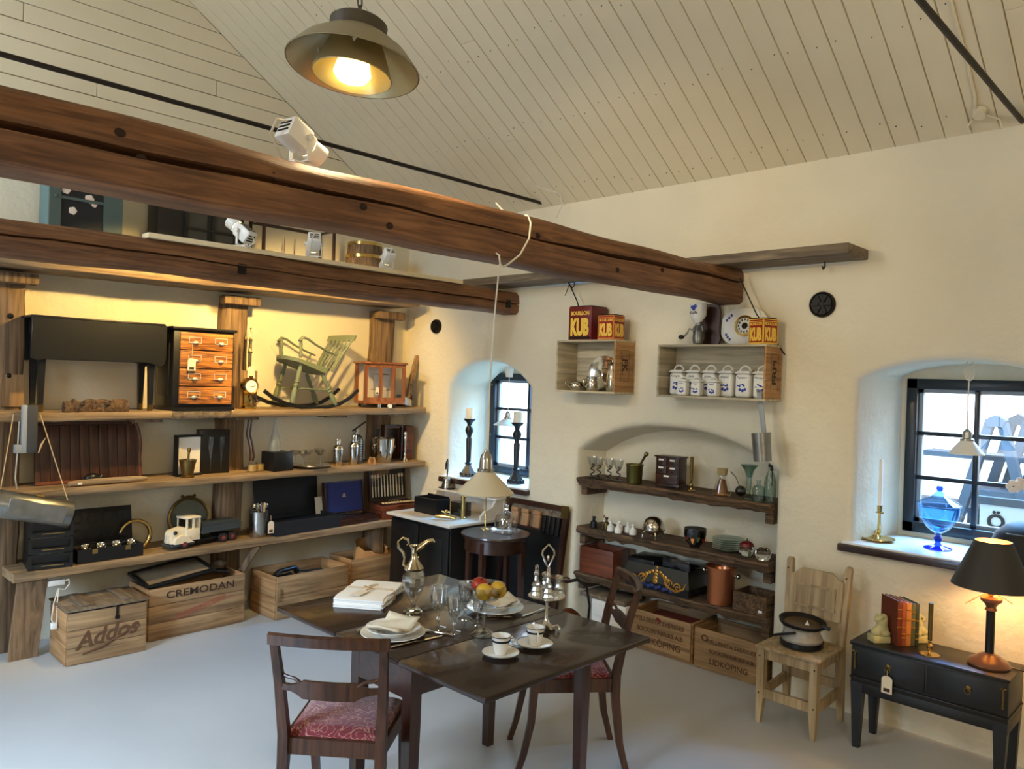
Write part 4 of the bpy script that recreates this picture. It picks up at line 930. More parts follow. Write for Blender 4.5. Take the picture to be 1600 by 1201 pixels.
solo('black_cube','black cube box carrying the frosted bottle','box',B().box(-.085,.085,-.085,.085,0,.145,.004),M['black'],(-1.43,-.185,zs2(-1.43)),R(5))
solo('frosted_bottle','tall narrow frosted glass bottle standing on the black cube','bottle',B().lathe([(0,0),(.042,0),(.044,.01),(.042,.06),(.03,.11),(.016,.17),(.012,.22),(.013,.245),(.009,.245),(0,.2)],24),M['frost'],(-1.44,-.16,zs2(-1.43)+.1455))
solo('round_tray','round silver tray under the coupe glasses','tray',B().lathe([(0,.008),(.11,.008),(.15,.014),(.162,.022),(.16,.025),(.148,.018),(.1,.012),(0,.012)],40).lathe([(.05,0),(.06,0),(.055,.01)],20),M['silver'],(-1.13,-.165,zs2(-1.13)))
def coupe(x,y,lab):
    o=thing('coupe_glass',lab,'glass',(x,y,zs2(x)+.0125),group='coupe glasses on the silver tray')
    obj('bowl',B().lathe([(0,0),(.028,0),(.027,.003),(.005,.008),(.004,.075),(.012,.083),(.032,.098),(.043,.125),(.042,.125),(.03,.101),(.01,.087),(0,.085)],20),M['thin2'],o)
for x,y,l in ((-1.215,-.2,'coupe glass at the front left of the silver tray'),(-1.235,-.11,'coupe glass at the back left of the silver tray'),(-1.13,-.13,'coupe glass in the middle of the silver tray'),(-1.06,-.2,'coupe glass at the front right of the silver tray'),(-1.02,-.11,'coupe glass at the back right of the silver tray')): coupe(x,y,l)
t=thing('cocktail_shaker','silver cocktail shaker with a flat cap, the left one','shaker',(-.90,-.20,zs2(-.9)),group='cocktail shakers')
obj('cup',B().lathe([(0,0),(.030,0),(.032,.005),(.042,.09),(.044,.128),(0,.128)],24),M['silver'],t); obj('shoulder',B().lathe([(.044,.128),(.045,.135),(.040,.155),(.022,.172),(0,.172)],24),M['silver'],t); obj('cap',B().lathe([(.019,.172),(.02,.215),(.016,.222),(0,.223)],20),M['silver'],t)
t=thing('cocktail_shaker','silver cocktail shaker with a rounded cap, taller, beside the siphon','shaker',(-.755,-.21,zs2(-.75)),group='cocktail shakers')
obj('cup',B().lathe([(0,0),(.028,0),(.031,.005),(.040,.09),(.043,.145),(0,.145)],24),M['silver'],t); obj('shoulder',B().lathe([(.043,.145),(.044,.155),(.038,.175),(.024,.19),(0,.19)],24),M['silver'],t); obj('cap',B().lathe([(.021,.19),(.025,.215),(.022,.245),(.01,.256),(0,.257)],20),M['silver'],t)
t=thing('soda_siphon','wire meshed soda siphon with a slanted lever behind the shakers','siphon',(-.655,-.11,zs2(-.65)))
obj('bottle',B().lathe([(0,0),(.052,0),(.054,.01),(.054,.19),(.04,.225),(.02,.24),(0,.245)],20),M['tin'],t)
ms=B()
for z in range(9): ms.tube([(.055*math.cos(a*PI/10),.055*math.sin(a*PI/10),.02+z*.02) for a in range(20)],.0016,4,True)
obj('wire_mesh',ms,M['iron'],t)['kind']='stuff'
obj('head',B().cyl((0,0,.24),(0,0,.29),.018).cyl((0,0,.26),(-.04,-.01,.25),.008),M['steel'],t); obj('lever',B().bar((-.05,0,.27),(.08,0,.345),.014,.008),M['iron'],t)
t=thing('ice_bucket','polished silver ice bucket with ring handles on the middle shelf','bucket',(-.43,-.18,zs2(-.43)))
obj('bucket',B().lathe([(0,0),(.062,0),(.066,.006),(.085,.10),(.097,.2),(.1,.205),(.096,.208),(.088,.19),(.06,.02),(0,.015)],32),M['silver'],t)
for s in (-1,1): obj('ring_handle',B().sph((s*.098,0,.15),.012).tube([(s*.106,.018*math.sin(a*PI/6),.13+.018*math.cos(a*PI/6)) for a in range(12)],.003,6,True),M['silver'],t)
solo('bottle_neck','dark bottle neck standing in the silver ice bucket','bottle',B().lathe([(0,.02),(.03,.02),(.032,.15),(.014,.2),(.014,.27),(.017,.275),(.016,.29),(0,.292)],16),M['black'],(-.475,-.16,zs2(-.43)))
solo('kraft_card','small tented kraft card before the ice bucket','card',B().bar((-.03,-.02,0),(-.03,.0,.055),.05,.003,up=(1,0,0)).bar((-.03,.02,0),(-.03,.0,.055),.05,.003,up=(1,0,0)),M['kraft'],(-.575,-.25,zs2(-.57)),R(20))
t=thing('box_frame','dark wooden upright box with a lined recess behind the horn','box',(-.27,-.07,zs2(-.27)),R(-10))
obj('frame',B().box(-.09,-.075,-.05,.05,0,.31).box(.075,.09,-.05,.05,0,.31).box(-.075,.075,-.05,.05,0,.015).box(-.075,.075,-.05,.05,.295,.31).box(-.075,.075,.04,.05,.015,.295),M['mahogz'],t); obj('inner_edge',B().box(-.07,-.064,-.04,.038,.015,.29).box(-.064,.06,-.04,-.034,.284,.29),M['case'],t)
solo('silver_horn','slim silver horn standing upright before the dark box','horn',B().lathe([(0,0),(.03,0),(.025,.01),(.01,.03),(.008,.08),(.01,.1),(.007,.12),(.011,.15),(.012,.25),(.009,.255),(0,.255)],14),M['silver'],(-.215,-.2,zs2(-.21)))
solo('cigar_box','tall reddish wooden box at the right end of the middle shelf','box',B().box(-.035,.035,-.06,.06,0,.30,.004),M['redwood'],(-.12,-.09,zs2(-.12)),R(-8))
solo('narrow_box','narrow dark box between the dark frame and the reddish box','box',B().box(-.025,.025,-.05,.05,0,.29,.003),M['slat'],(-.17,-.04,zs2(-.17)),R(-8))
# ---------------------------------------------------------------- things on the bench
t=thing('tin_tube','long dented tin box hanging on strings from the plank at far left','tin box',(-3.18,-.46,.965),0,rot=(0,R(14),R(-8)))
TI=(Matrix.Translation((-3.18,-.46,.965))@Matrix.Rotation(R(-8),4,'Z')@Matrix.Rotation(R(14),4,'Y')).inverted(); tw=lambda x,y,z:TI@Vector((x,y,z))
obj('body',B().lathe([(0,-.24),(.075,-.24),(.08,-.232),(.08,.232),(.075,.24),(0,.24)],24,M=Matrix.Rotation(R(90),4,'Y')),M['tin'],t)
obj('door',B().prism([(-.10,-.05),(.20,-.05),(.20,.05),(-.10,.05)],'y',-.086,-.074,.004),M['tin'],t); obj('seam_ring',B().lathe([(.0805,-.006),(.084,0),(.0805,.006)],24,M=Matrix.Translation((-.15,0,0))@Matrix.Rotation(R(90),4,'Y')),M['tin'],t)
obj('latch',B().box(.03,.07,-.03,-.01,.078,.09),M['brass'],t)
obj('string',B().tube([(.2,0,.08),tw(-3.085,-.33,1.50)],.003,5),M['string'],t); obj('string',B().tube([(-.15,0,.08),tw(-3.22,-.31,1.50)],.003,5),M['string'],t); obj('string_tail',B().tube([tw(-3.06,-.36,1.36),tw(-3.085,-.37,1.32),tw(-3.10,-.37,1.27)],[.002,.006,.003],6),M['string'],t)
t=thing('crate_stack','stack of black lacquered slotted boxes with brass strips at the bench end','boxes',(-2.975,-.16,zb(-2.97)),R(-8))
for k in range(3):
    z=k*.098; o=obj('box',B().box(-.12,.12,-.13,.12,z,z+.012).box(-.12,.12,-.13,-.12,z+.012,z+.032).box(-.12,.12,-.13,-.12,z+.075,z+.092).box(-.12,-.10,-.13,-.12,z+.03,z+.08).box(.10,.12,-.13,-.12,z+.03,z+.08).box(-.12,-.108,-.12,.12,z+.012,z+.092).box(.108,.12,-.12,.12,z+.012,z+.092).box(-.108,.108,-.105,-.1,z+.012,z+.085),M['black'],t)
    obj('brass_strip',B().box(-.05,.07,-.1335,-.13,z+.020,z+.024),M['brass'],o)
t=thing('glasses_case','open black case lined with round slots, holding small metal cups','case',(-2.64,-.15,zb(-2.64)))
obj('tray',B().box(-.20,.20,-.13,.06,0,.01).box(-.2,.2,-.13,-.118,.01,.085).box(-.2,-.188,-.118,.06,.01,.085).box(.188,.2,-.118,.06,.01,.085).box(-.188,.188,.05,.06,.01,.085),M['black'],t)
lid=obj('lid',B().box(-.2,.2,-.01,.01,0,.225,.003),M['black'],t,(0,.075,.085),(R(-10),0,0))
for i in range(4):
    for j in range(2): obj('slot_ring',B().lathe([(.022,0),(.034,0),(.034,.004),(.022,.002)],18,c=(-.14+i*.093,0,0),M=Matrix.Translation((-.14+i*.093,-.0105,.06+j*.1))@Matrix.Rotation(R(90),4,'X')@Matrix.Translation((.14-i*.093,0,0))),M['blacksoft'],lid)
for i in range(4): obj('metal_cup',B().lathe([(0,0),(.026,0),(.03,.04),(.027,.042),(.0,.012)],16,M=Matrix.Translation((-.14+i*.093,-.06,.06))@Matrix.Rotation(R(35),4,'X')),M['silver'],t)
for x in (-.1,.1): obj('clasp',B().box(x-.016,x+.016,-.136,-.13,.055,.085),M['brass'],t)
obj('lining',B().box(-.188,.188,.02,.05,.05,.088),M['steel'],t)
t=thing('post_horn','coiled brass horn standing behind the toy truck','horn',(-2.43,-.10,zb(-2.43)))
pts=[(.10*math.cos(a),.0,.105+.10*math.sin(a)) for a in [R(165-11*k) for k in range(27)]]
obj('coil',B().tube(pts,[.009+.0004*k for k in range(22)]+[.020,.022,.025,.029,.034],10),M['brass'],t)
t=thing('round_mirror','round brass frame with a ribbon crest, leaning at the wall','frame',(-2.02,-.03,zb(-2.02)),0,rot=(R(-8),0,0))
obj('ring',B().tube([(.145*math.cos(a*PI/16),0,.16+.145*math.sin(a*PI/16)) for a in range(32)],.012,8,True),M['oldbrass'],t); obj('panel',B().lathe([(0,0),(.14,0),(.14,.006),(0,.006)],32,M=Matrix.Translation((0,.008,.16))@Matrix.Rotation(R(90),4,'X')),mat('dim mirror',(96,96,84),.25,.4),t)
obj('crest',B().tube([(-.05,0,.325),(-.03,0,.31),(0,0,.318),(.03,0,.31),(.05,0,.325)],[.012,.012,.008,.012,.012],8),M['oldbrass'],t)
# toy truck, nose to the left
t=thing('toy_truck','wooden toy truck with ivory cab and grey blue flatbed on the bench','toy truck',(-2.0,-.185,zb(-2.0)),R(9))
obj('chassis',B().box(-.22,.27,-.045,.045,.03,.05,.003),M['black'],t)
obj('bumper',B().box(-.275,-.10,-.062,.062,.022,.034,.004),M['truckbed'],t)
obj('hood',B().loft([[(-.265,-.035,.04),(-.265,.035,.04),(-.265,.035,.10),(-.265,-.035,.10)],[(-.25,-.045,.04),(-.25,.045,.04),(-.25,.04,.125),(-.25,-.04,.125)],[(-.16,-.052,.04),(-.16,.052,.04),(-.16,.045,.142),(-.16,-.045,.142)]]),M['ivorypaint'],t)
obj('grille',B().box(-.270,-.264,-.028,.028,.045,.10).box(-.273,-.27,-.002,.002,.045,.1),M['ivorypaint'],t)
cb=B().box(-.16,-.055,-.058,.058,.05,.13,.004).box(-.17,-.05,-.062,.062,.20,.214,.005)
for x in (-.155,-.105,-.06):
    for y in (-.052,.052): cb.box(x-.006,x+.006,y-.006,y+.006,.13,.2)
cb.box(-.066,-.055,-.058,.058,.05,.2)
obj('cab',cb,M['ivorypaint'],t); obj('windscreen',B().box(-.157,-.154,-.046,.046,.132,.2),M['smokeglass'],t)
for s in (-1,1):
    obj('fender',B().prism([(-.25,.04),(-.24,.075),(-.2,.095),(-.15,.085),(-.12,.05),(-.10,.04)],'y',s*.056-.012,s*.056+.012),M['ivorypaint'],t); obj('headlight',B().sph((-.235,s*.045,.115),.014),M['black'],t)
obj('flatbed',B().box(-.045,.275,-.065,.065,.085,.10,.003).box(-.045,.275,-.065,-.058,.1,.135).box(-.045,.275,.058,.065,.1,.135).box(.268,.275,-.058,.058,.1,.135).prism([(-.04,.135),(-.04,.16),(.26,.152),(.26,.135)],'y',-.055,.055),M['truckbed'],t)
for x in (-.175,.13,.205):
    for s in (-1,1):
        w=obj('wheel',B().cyl((x,s*.045,.033),(x,s*.066,.033),.032),M['rubber'],t); obj('hub',B().cyl((x,s*.06,.033),(x,s*.069,.033),.018).sph((x,s*.07,.033),.007),mat('red hub',(130,60,56),.4) if 'red hub' not in D.materials else D.materials['red hub'],w)
t=thing('steel_beaker','tall steel beaker full of cutlery with a paper tag','beaker',(-1.575,-.2,zb(-1.57)))
obj('beaker',B().lathe([(0,0),(.062,0),(.064,.006),(.072,.19),(.069,.19),(.06,.01),(0,.01)],28),M['steel'],t)
rnd=random.Random(2)
for k in range(11):
    a=rnd.uniform(0,6.28);r=rnd.uniform(.015,.05); x,y=r*math.cos(a),r*math.sin(a)
    if k%3==0: obj('spoon',B().tube([(x*.5,y*.5,.03),(x,y,.2)],.004,6).sph((x*1.1,y*1.1,.225),.017,.9,.4,1.4,10,6),M['silver'],t)
    else: obj('knife_handle',B().tube([(x*.5,y*.5,.03),(x,y,.18),(x*1.15,y*1.15,.25)],[.004,.006,.008],8),M['silver'] if k%3==1 else M['ivory'],t)
tagcard(t,(.055,-.085,.03),.048,.09,[(.06,-.07,.16)])
t=thing('black_presentation_box','big open black box with tall lid on the bench','box',(-1.20,-.12,zb(-1.2)),R(4))
obj('tray',B().box(-.30,.30,-.17,.14,0,.02).box(-.30,.30,-.17,-.155,.02,.10).box(-.30,-.285,-.155,.14,.02,.10).box(.285,.30,-.155,.14,.02,.1).box(-.285,.285,.125,.14,.02,.1).box(-.28,.28,-.15,.12,.02,.075),M['blacksoft'],t)
obj('lid',B().box(-.30,.285,-.008,.008,0,.34,.004),M['blacksoft'],t,(0,.135,.10),(R(-6),0,0)); obj('hinge_stay',B().tube([(.26,.11,.1),(.24,.12,.125)],.006,6),M['steel'],t)
solo('paper_leaflet','pale printed leaflet leaning between the black box and blue box','leaflet',B().box(-.035,.035,-.002,.002,0,.21),M['paper'],(-.93,-.02,zb(-.93)+.001),rot=(R(-10),0,R(5)))
def cutbox(lab,loc,w,h,lining,rz,full):
    t=thing('cutlery_case',lab,'cutlery case',loc,rz)
    obj('tray',B().box(-w,w,-.12,.08,0,.05,.004),M['redwood'] if full else M['mahog'],t); obj('tray_edge',B().box(-w,w,-.12,-.108,.05,.062).box(-w,-w+.012,-.108,.08,.05,.062).box(w-.012,w,-.108,.08,.05,.062),M['mahog'],t)
    lid=obj('lid',B().box(-w,w,-.002,.016,0,h).box(-w,w,-.02,-.002,0,.012).box(-w,w,-.02,-.002,h-.012,h).box(-w,-w+.012,-.02,-.002,.012,h-.012).box(w-.012,w,-.02,-.002,.012,h-.012),M['mahogz'],t,(0,.09,.06),(R(-8),0,0))
    obj('lid_lining',B().box(-w+.012,w-.012,-.006,-.002,.012,h-.012),lining,lid)
    n=11
    for k in range(n):
        x=-w*.82+k*w*1.64/(n-1)
        obj('knife_handle' if full else 'spoon_handle',B().bar((x,-.10,.058),(x,-.06,.064),.012,.01,.002),M['ivory'] if full else M['silver'],t)
        if full:
            if k in (0,1,2,9,10): obj('fork',B().box(x-.005,x+.005,-.012,-.007,.03,.12,.002).box(x-.002,x+.002,-.011,-.008,.12,.20).box(x-.011,x+.011,-.013,-.007,.195,.225,.003),M['ivory'],lid)
            else: obj('knife',B().box(x-.006,x+.006,-.013,-.007,.03,.13,.002).box(x-.004,x+.004,-.011,-.008,.13,.22),M['ivory'],lid)
    if not full: obj('crest',B().box(-.012,.012,-.008,-.006,h*.55,h*.6).box(-.018,.018,-.008,-.006,h*.5,h*.53),M['silver'],lid)
    obj('clasp',B().box(-.03,.03,-.124,-.12,.03,.038),M['oldbrass'],t)
cutbox('open cutlery case lined in royal blue velvet',(-.71,-.14,zb(-.71)),.20,.27,M['bluevel'],R(4),False)
cutbox('open dark case of ivory handled knives and forks, next to the marble top',(-.28,-.145,zb(-.28)+.07),.19,.275,M['black'],R(-3),True)
solo('red_box','flat red brown box under the ivory cutlery case','box',B().box(-.18,.18,-.12,.08,0,.069,.004),M['redwood'],(-.28,-.145,zb(-.28)),R(-3))
# ---------------------------------------------------------------- crates under the bench
def crate(name,lab,loc,w,d,h,rows,rz=0,lid=False,th=.014,mx='pine',my='piney',bottom=True,seed=1):
    """open top crate, origin at the front left floor corner; front looks to -y"""
    t=thing(name,lab,'crate',loc,rz); rnd=random.Random(seed); z=.0
    for k in range(rows):
        z0=h*k/rows+.002; z1=h*(k+1)/rows-.001
        for y in (0,d-th): obj('board',B().box(th*.5,w-th*.5,y+rnd.uniform(0,.002),y+th,z0,z1,.0015),M[mx],t)
        for x in (0,w-th): obj('board',B().box(x,x+th,.002,d-.002,z0,z1,.0015),M[my],t) if False else obj('board',B().box(x+(0 if x else 0),x+th,th+.001,d-th-.001,z0,z1,.0015),M[my],t)
    if bottom: obj('bottom',B().box(th,w-th,th,d-th,.004,.018),M[mx],t)
    return t
t=crate('lidded_crate','pine crate with a loose lid and a faded script stencil, leftmost under the bench',(-2.965,-.525,0),.465,.35,.315,3,R(-1),seed=2)
for k,(x0,x1,y0,y1,z) in enumerate(((-.005,.47,-.01,.12,.325),(-.005,.47,.122,.24,.325),(-.005,.47,.242,.36,.325))): obj('lid_board',B().box(x0,x1,y0,y1,z,z+.012,.002),M['greywood'],t)
for x in (.12,.36): obj('lid_batten',B().box(x-.035,x+.035,.03,.33,.337,.35,.002),M['greywood'],t)
obj('gap_filler',B().box(.014,.451,.014,.336,.296,.3235),M['black'],t)  # black slab filling the gap between crate and lid boards
obj('hasp',B().box(.275,.29,-.006,0,.255,.325,.002).box(.27,.295,-.008,0,.24,.26,.002),M['iron'],t)
text('Addos',.135,M['brownink'],t,(.225,-.002,.155),(PI/2,R(-7),0),1.0,.35,.003); obj('flourish',B().tube([(.09,-.001,.06),(.2,-.001,.085),(.34,-.001,.15),(.41,-.001,.195),(.42,-.001,.17),(.405,-.001,.165)],[.004,.009,.004,.003,.003,.002],6,flat=1),M['brownink'],t)
t=crate('stencilled_crate','long pine crate with bold black capitals, second from left under the bench',(-2.445,-.395,0),.69,.33,.345,3,R(1.5),seed=3)
text('CREMODAN',.068,M['ink'],t,(.36,-.002,.29),(PI/2,0,0),1.28,0,.0006); text('Keep away from boilers!',.036,M['redink'],t,(.36,-.002,.175),(PI/2,R(-12),0),1,.2)
obj('red_rule',B().bar((.16,-.001,.11),(.60,-.001,.21),.002,.003).bar((.2,-.001,.15),(.54,-.001,.23),.002,.003),M['redink'],t)
pf=thing('framed_print','black framed print lying across the top of the stencilled crate','picture',(-2.21,-.20,.385),0,rot=(R(9),R(-6),R(3)))
obj('frame',B().box(-.24,.24,-.15,-.125,0,.022,.003).box(-.24,.24,.125,.15,0,.022,.003).box(-.24,-.215,-.125,.125,0,.022,.003).box(.215,.24,-.125,.125,0,.022,.003),M['black'],pf); obj('print',B().box(-.215,.215,-.125,.125,.004,.010),mat('aged print',(128,112,88),.6,var=.25,vscale=9),pf)
solo('dark_folder','dark cloth covered folder sticking out of the stencilled crate','folder',B().box(-.12,.12,-.08,.08,0,.014,.003),M['blacksoft'],(-1.92,-.17,.352),rot=(R(-5),R(8),R(-18)))
solo('crumpled_paper','crumpled grey paper at the back of the stencilled crate','paper',B().sph((0,0,.03),.05,1.3,.8,.7,9,6),M['greywood'],(-1.83,-.10,.34),ang=10)
t=crate('open_crate','open brown crate holding an old telephone, middle of the bench',(-1.585,-.505,0),.63,.38,.315,2,R(1),seed=4)
obj('cleat',B().box(.0,.03,-.014,-.001,.14,.23,.003),M['pinez'],t)
ph=thing('telephone','old black bakelite telephone lying in the open crate','telephone',(-1.37,-.30,.17),R(15))
obj('body',B().loft([[(-.085,-.09,0),(.085,-.09,0),(.085,.09,0),(-.085,.09,0)],[(-.075,-.05,.07),(.075,-.05,.07),(.075,.06,.09),(-.075,.06,.09)]]),M['black'],ph); obj('handset',B().tube([(-.11,.02,.10),(-.08,.02,.13),(.08,.02,.13),(.11,.02,.10)],[.028,.018,.018,.028],10),M['black'],ph)
bk=thing('old_book','worn dark covered book lying in the open crate','book',(-1.16,-.31,.235),R(-10)); obj('cover',B().box(-.085,.085,-.06,.06,.024,.03,.001).box(-.085,.085,-.06,.06,0,.004),M['blacksoft'],bk); obj('pages',B().box(-.08,.082,-.057,.057,.004,.024),M['paper'],bk)
solo('crate_filler','dark blanket filling the open crate below the telephone','blanket',B().box(-.29,.29,-.16,.16,0,.15,.02),M['blacksoft'],(-1.27,-.315,.019),R(1))
t=crate('open_crate','brown crate holding a torn paper sack, rightmost under the bench',(-.87,-.40,0),.52,.33,.32,2,R(0),seed=5)
sk=B(); rr=[];rnd=random.Random(8)
for i,(k,z) in enumerate(((.9,.0),(1,.1),(1.02,.2),(.98,.28),(.92,.34),(.86,.325))):
    rr.append([(.14*k*math.cos(a*PI/9)*(1.15)+rnd.uniform(-.01,.01),.10*k*math.sin(a*PI/9)+rnd.uniform(-.01,.01),z+(rnd.uniform(-.02,.02) if z>.3 else 0)+(.06*math.sin(a*PI/9-.3) if z>.3 else 0)) for a in range(18)])
sk.loft(rr,caps=False); solo('paper_sack','torn brown paper sack with a ragged open mouth in the crate','sack',sk,M['kraft'],(-.56,-.23,.03),ang=25,solid=.004)
t=thing('power_strip','white cable and power strip dangling from under the bench','cable',(-2.95,-.24,.43))
obj('strip',B().box(-.05,.05,-.02,.02,.0,.035,.006),M['white'],t); obj('loop',B().tube([(.04,0,.02),(.07,-.02,.03),(.075,-.02,-.0),(.05,-.02,-.03),(.01,-.02,-.02)],.006,8),M['cord'],t)
obj('cable',B().tube([(.01,-.02,-.02),(-.02,-.05,-.1),(-.045,-.10,-.18),(-.04,-.12,-.2)],.004,6).tube([(.015,-.02,-.02),(-.005,-.06,-.1),(-.02,-.12,-.2)],.004,6),M['cord'],t); obj('plug',B().box(-.055,-.02,-.135,-.11,-.235,-.195,.005),M['white'],t)
M['cratey']=wood('greyed crate end',(170,158,132),(218,204,174),'y',.75,.9,.25)
# ---------------------------------------------------------------- crates hung on the window wall
def wallcrate(lab,yc,z,w,h,d):
    t=thing('wall_crate',lab,'crate',(0,yc,z),WR,'pine crates hung on the window wall'); th=.014
    obj('board',B().box(-w/2,w/2,-d,-.012,0,th,.002),M['cratewood'],t); obj('board',B().box(-w/2,w/2,-d,-.012,h-th,h,.002),M['cratewood'],t)
    for s in (-1,1):
        hs=[(th,h*.38),(h*.38+.002,h-th)]
        for a,b in hs: obj('board',B().box(*sorted((s*w/2,s*(w/2-th))),-d,-.012,a,b,.0015),M['piney'] if s>0 else M['cratey'],t)
    for k in range(3):
        a,b=k*h/3,(k+1)*h/3; obj('back_board',B().box(-w/2,w/2,-.011,-.001,a+.001,b-.001),M['cratewood'],t)
    return t
C1Y,C2Y=-2.19,-3.147
t=wallcrate('nearly square pine crate on the wall holding silverware, left of the two',C1Y,1.725,.525,.37,.23)
text('FK',.075,M['ink'],t,(.2633,-.12,.2),(PI/2,PI/2,PI/2),1,0,.002)
obj('stencil_frame',B().box(.2626,.2634,-.165,-.163,.09,.30).box(.2626,.2634,-.075,-.073,.09,.30).box(.2626,.2634,-.165,-.073,.09,.092).box(.2626,.2634,-.165,-.073,.298,.30).box(.2626,.2634,-.15,-.145,.13,.26),M['ink'],t)
obj('hanging_wire',B().tube([(-.31,-.06,.815),(-.305,-.07,.80),(-.29,-.07,.78),(-.21,-.08,.66),(-.1,-.09,.375)],.005,6).tube([(-.305,-.06,.80),(-.33,-.06,.74),(-.345,-.06,.71)],.003,5),M['iron'],t)
t=wallcrate('long pine crate on the wall with a row of blue and white jars',C2Y,1.722,.745,.335,.21)
text('FRPI',.075,M['ink'],t,(.3733,-.10,.17),(PI/2,-PI/2,PI/2),1.1,0,.002)
obj('stencil_frame',B().box(.3726,.3734,-.145,-.143,.06,.28).box(.3726,.3734,-.055,-.053,.06,.28).box(.3726,.3734,-.145,-.053,.278,.28),M['ink'],t)
obj('hanging_strap',B().tube([(.14,-.12,.74),(.25,-.11,.52),(.395,-.02,.28)],.004,6),M['iron'],t)
# silver in the left crate
z0=1.725+.0145
solo('silver_plate','round silver serving plate standing upright in the left wall crate','plate',B().lathe([(0,0),(.085,0),(.095,.006),(.125,.012),(.128,.016),(.094,.011),(.083,.005),(0,.005)],36),M['silver'],(-.04,-2.21,z0+.125),rot=(0,R(-80),0))
o=thing('teapot','squat silver teapot with a curved handle in the left wall crate','teapot',(-.13,-2.04,z0),R(70))
obj('body',B().lathe([(0,0),(.04,0),(.055,.02),(.056,.04),(.045,.06),(.02,.068),(.008,.075),(0,.08)],22),M['silver'],o); obj('handle',B().tube([(0,.05,.055),(0,.085,.065),(0,.09,.045),(0,.052,.02)],.005,8),M['silver'],o); obj('spout',B().tube([(0,-.045,.025),(0,-.07,.04),(0,-.085,.065)],[.013,.01,.006],8),M['silver'],o)
o=thing('milk_jug','silver milk jug with a lip in the left wall crate','jug',(-.14,-2.19,z0),R(60))
obj('body',B().lathe([(0,0),(.034,0),(.042,.02),(.04,.06),(.034,.08),(.04,.1),(.036,.1),(.03,.08)],20),M['silver'],o); obj('handle',B().tube([(0,.038,.085),(0,.066,.08),(0,.062,.04),(0,.041,.025)],.004,8),M['silver'],o); obj('lip',B().tube([(0,-.03,.085),(0,-.05,.102)],[.014,.008],8),M['silver'],o)
o=thing('coffee_pot','tall silver coffee pot half hidden by the side of the left wall crate','coffee pot',(-.11,-2.345,z0),R(60))
obj('body',B().lathe([(0,0),(.04,0),(.048,.03),(.045,.1),(.034,.16),(.036,.18),(.025,.195),(.01,.205),(.008,.22),(0,.225)],22),M['silver'],o); obj('handle',B().tube([(0,.04,.16),(0,.075,.16),(0,.08,.08),(0,.046,.05)],.005,8),M['silver'],o)
obj('spout',B().tube([(0,-.04,.06),(0,-.07,.11),(0,-.085,.16)],[.014,.01,.006],8),M['silver'],o)
# broth tins
def tin(lab,loc,w,d,h,rz,body,k):
    o=thing('broth_tin',lab,'tin',loc,rz,'broth tins on the wall crates')
    obj('box',B().box(-w/2,w/2,-d/2,d/2,0,h,.003),M[body],o); obj('lid',B().box(-w/2+.004,w/2-.004,-d/2+.004,d/2-.004,h,h+.006,.002),M['iron'],o)
    for rot,off,ww in (((PI/2,0,0),(0,-d/2-.0006,0),w),((PI/2,0,PI/2),(w/2+.0006,0,0),d)):
        e=B().box(-ww*.44,ww*.44,-.001,.001,-h*.42,h*.42)
        if k: # yellow border, red field
            fld=obj('print_border',B().box(-ww*.495,ww*.495,-.0008,.0008,-h*.49,h*.49),M['yellow' if k==1 else 'orange'],o,(off[0]*.999,off[1]*.999,h/2),(0,0,rot[2]))
            obj('print_field',B().box(-ww*.45,ww*.45,-.0012,.0012,-h*.43,h*.38),M['red'],o,(off[0],off[1],h/2),(0,0,rot[2]))
            obj('print_band',B().box(-ww*.47,ww*.47,-.0012,.0012,h*.41,h*.455),M['red'],o,(off[0],off[1],h/2),(0,0,rot[2]))
        elif rot[2]>.1:
            continue
        q=1.0035; oz=h/2
        b=(off[0]+(.0016 if off[0] else 0),off[1]-(.0016 if off[1] else 0))
        text('BOUILLON',.05,M['yellow'],o,(b[0],b[1],h*.80),rot,bold=.0015,fit=(ww*.80,h*.12))
        text('KUB',.1,M['yellow'],o,(b[0],b[1],h*.385),rot,bold=.006,fit=(ww*.80,h*.54))
    if not k: obj('base_print',B().box(-w*.46,w*.46,-d/2-.0012,-d/2,h*.03,h*.10),M['iron'],o)
z1=1.725+.3705; z2=1.722+.3355
tin('large dark red broth tin with worn yellow lettering on the left wall crate',(-.115,-2.115,z1),.205,.18,.235,WR,'dkred',0)
tin('small bright red and yellow broth tin at the front corner of the left wall crate',(-.165,-2.36,z1),.135,.12,.165,WR,'red',2)
tin('red and yellow broth tin on the right wall crate beside the porcelain clock',(-.12,-3.45,z2),.115,.115,.15,WR-R(18),'red',1)
# porcelain clock
o=thing('porcelain_clock','white porcelain kitchen clock plate with brass rimmed dial on the right wall crate','clock',(-.06,-3.29,z2),WR,rot=(R(-6),0,WR))
pts=[]
for a in range(48):
    th=2*PI*a/48; r=1/ (abs(math.cos(th))**5+abs(math.sin(th))**5)**.2; k=1-.10*max(0,math.cos(4*(th-PI/4)))
    pts.append((.150*r*k*math.cos(th),.115+.115*r*k*math.sin(th)))
obj('plate',B().prism(pts,'y',-.014,.0,.003),M['porc'],o,ang=50)
Mz=Matrix.Translation((.01,-.014,.118))@Matrix.Rotation(R(90),4,'X')
obj('bezel',B().lathe([(.050,0),(.066,0),(.064,.012),(.05,.014)],32,M=Mz),M['brass'],o); obj('dial',B().lathe([(0,.003),(.05,.003),(.05,.005),(0,.005)],32,M=Mz),M['white'],o)
nu=B()
for k in range(12):
    a=k*PI/6; nu.box(.01+.039*math.sin(a)-.004,.01+.039*math.sin(a)+.004,-.0205,-.0192,.118+.039*math.cos(a)-.006,.118+.039*math.cos(a)+.006)
obj('numerals',nu,M['ink'],o)['kind']='stuff'
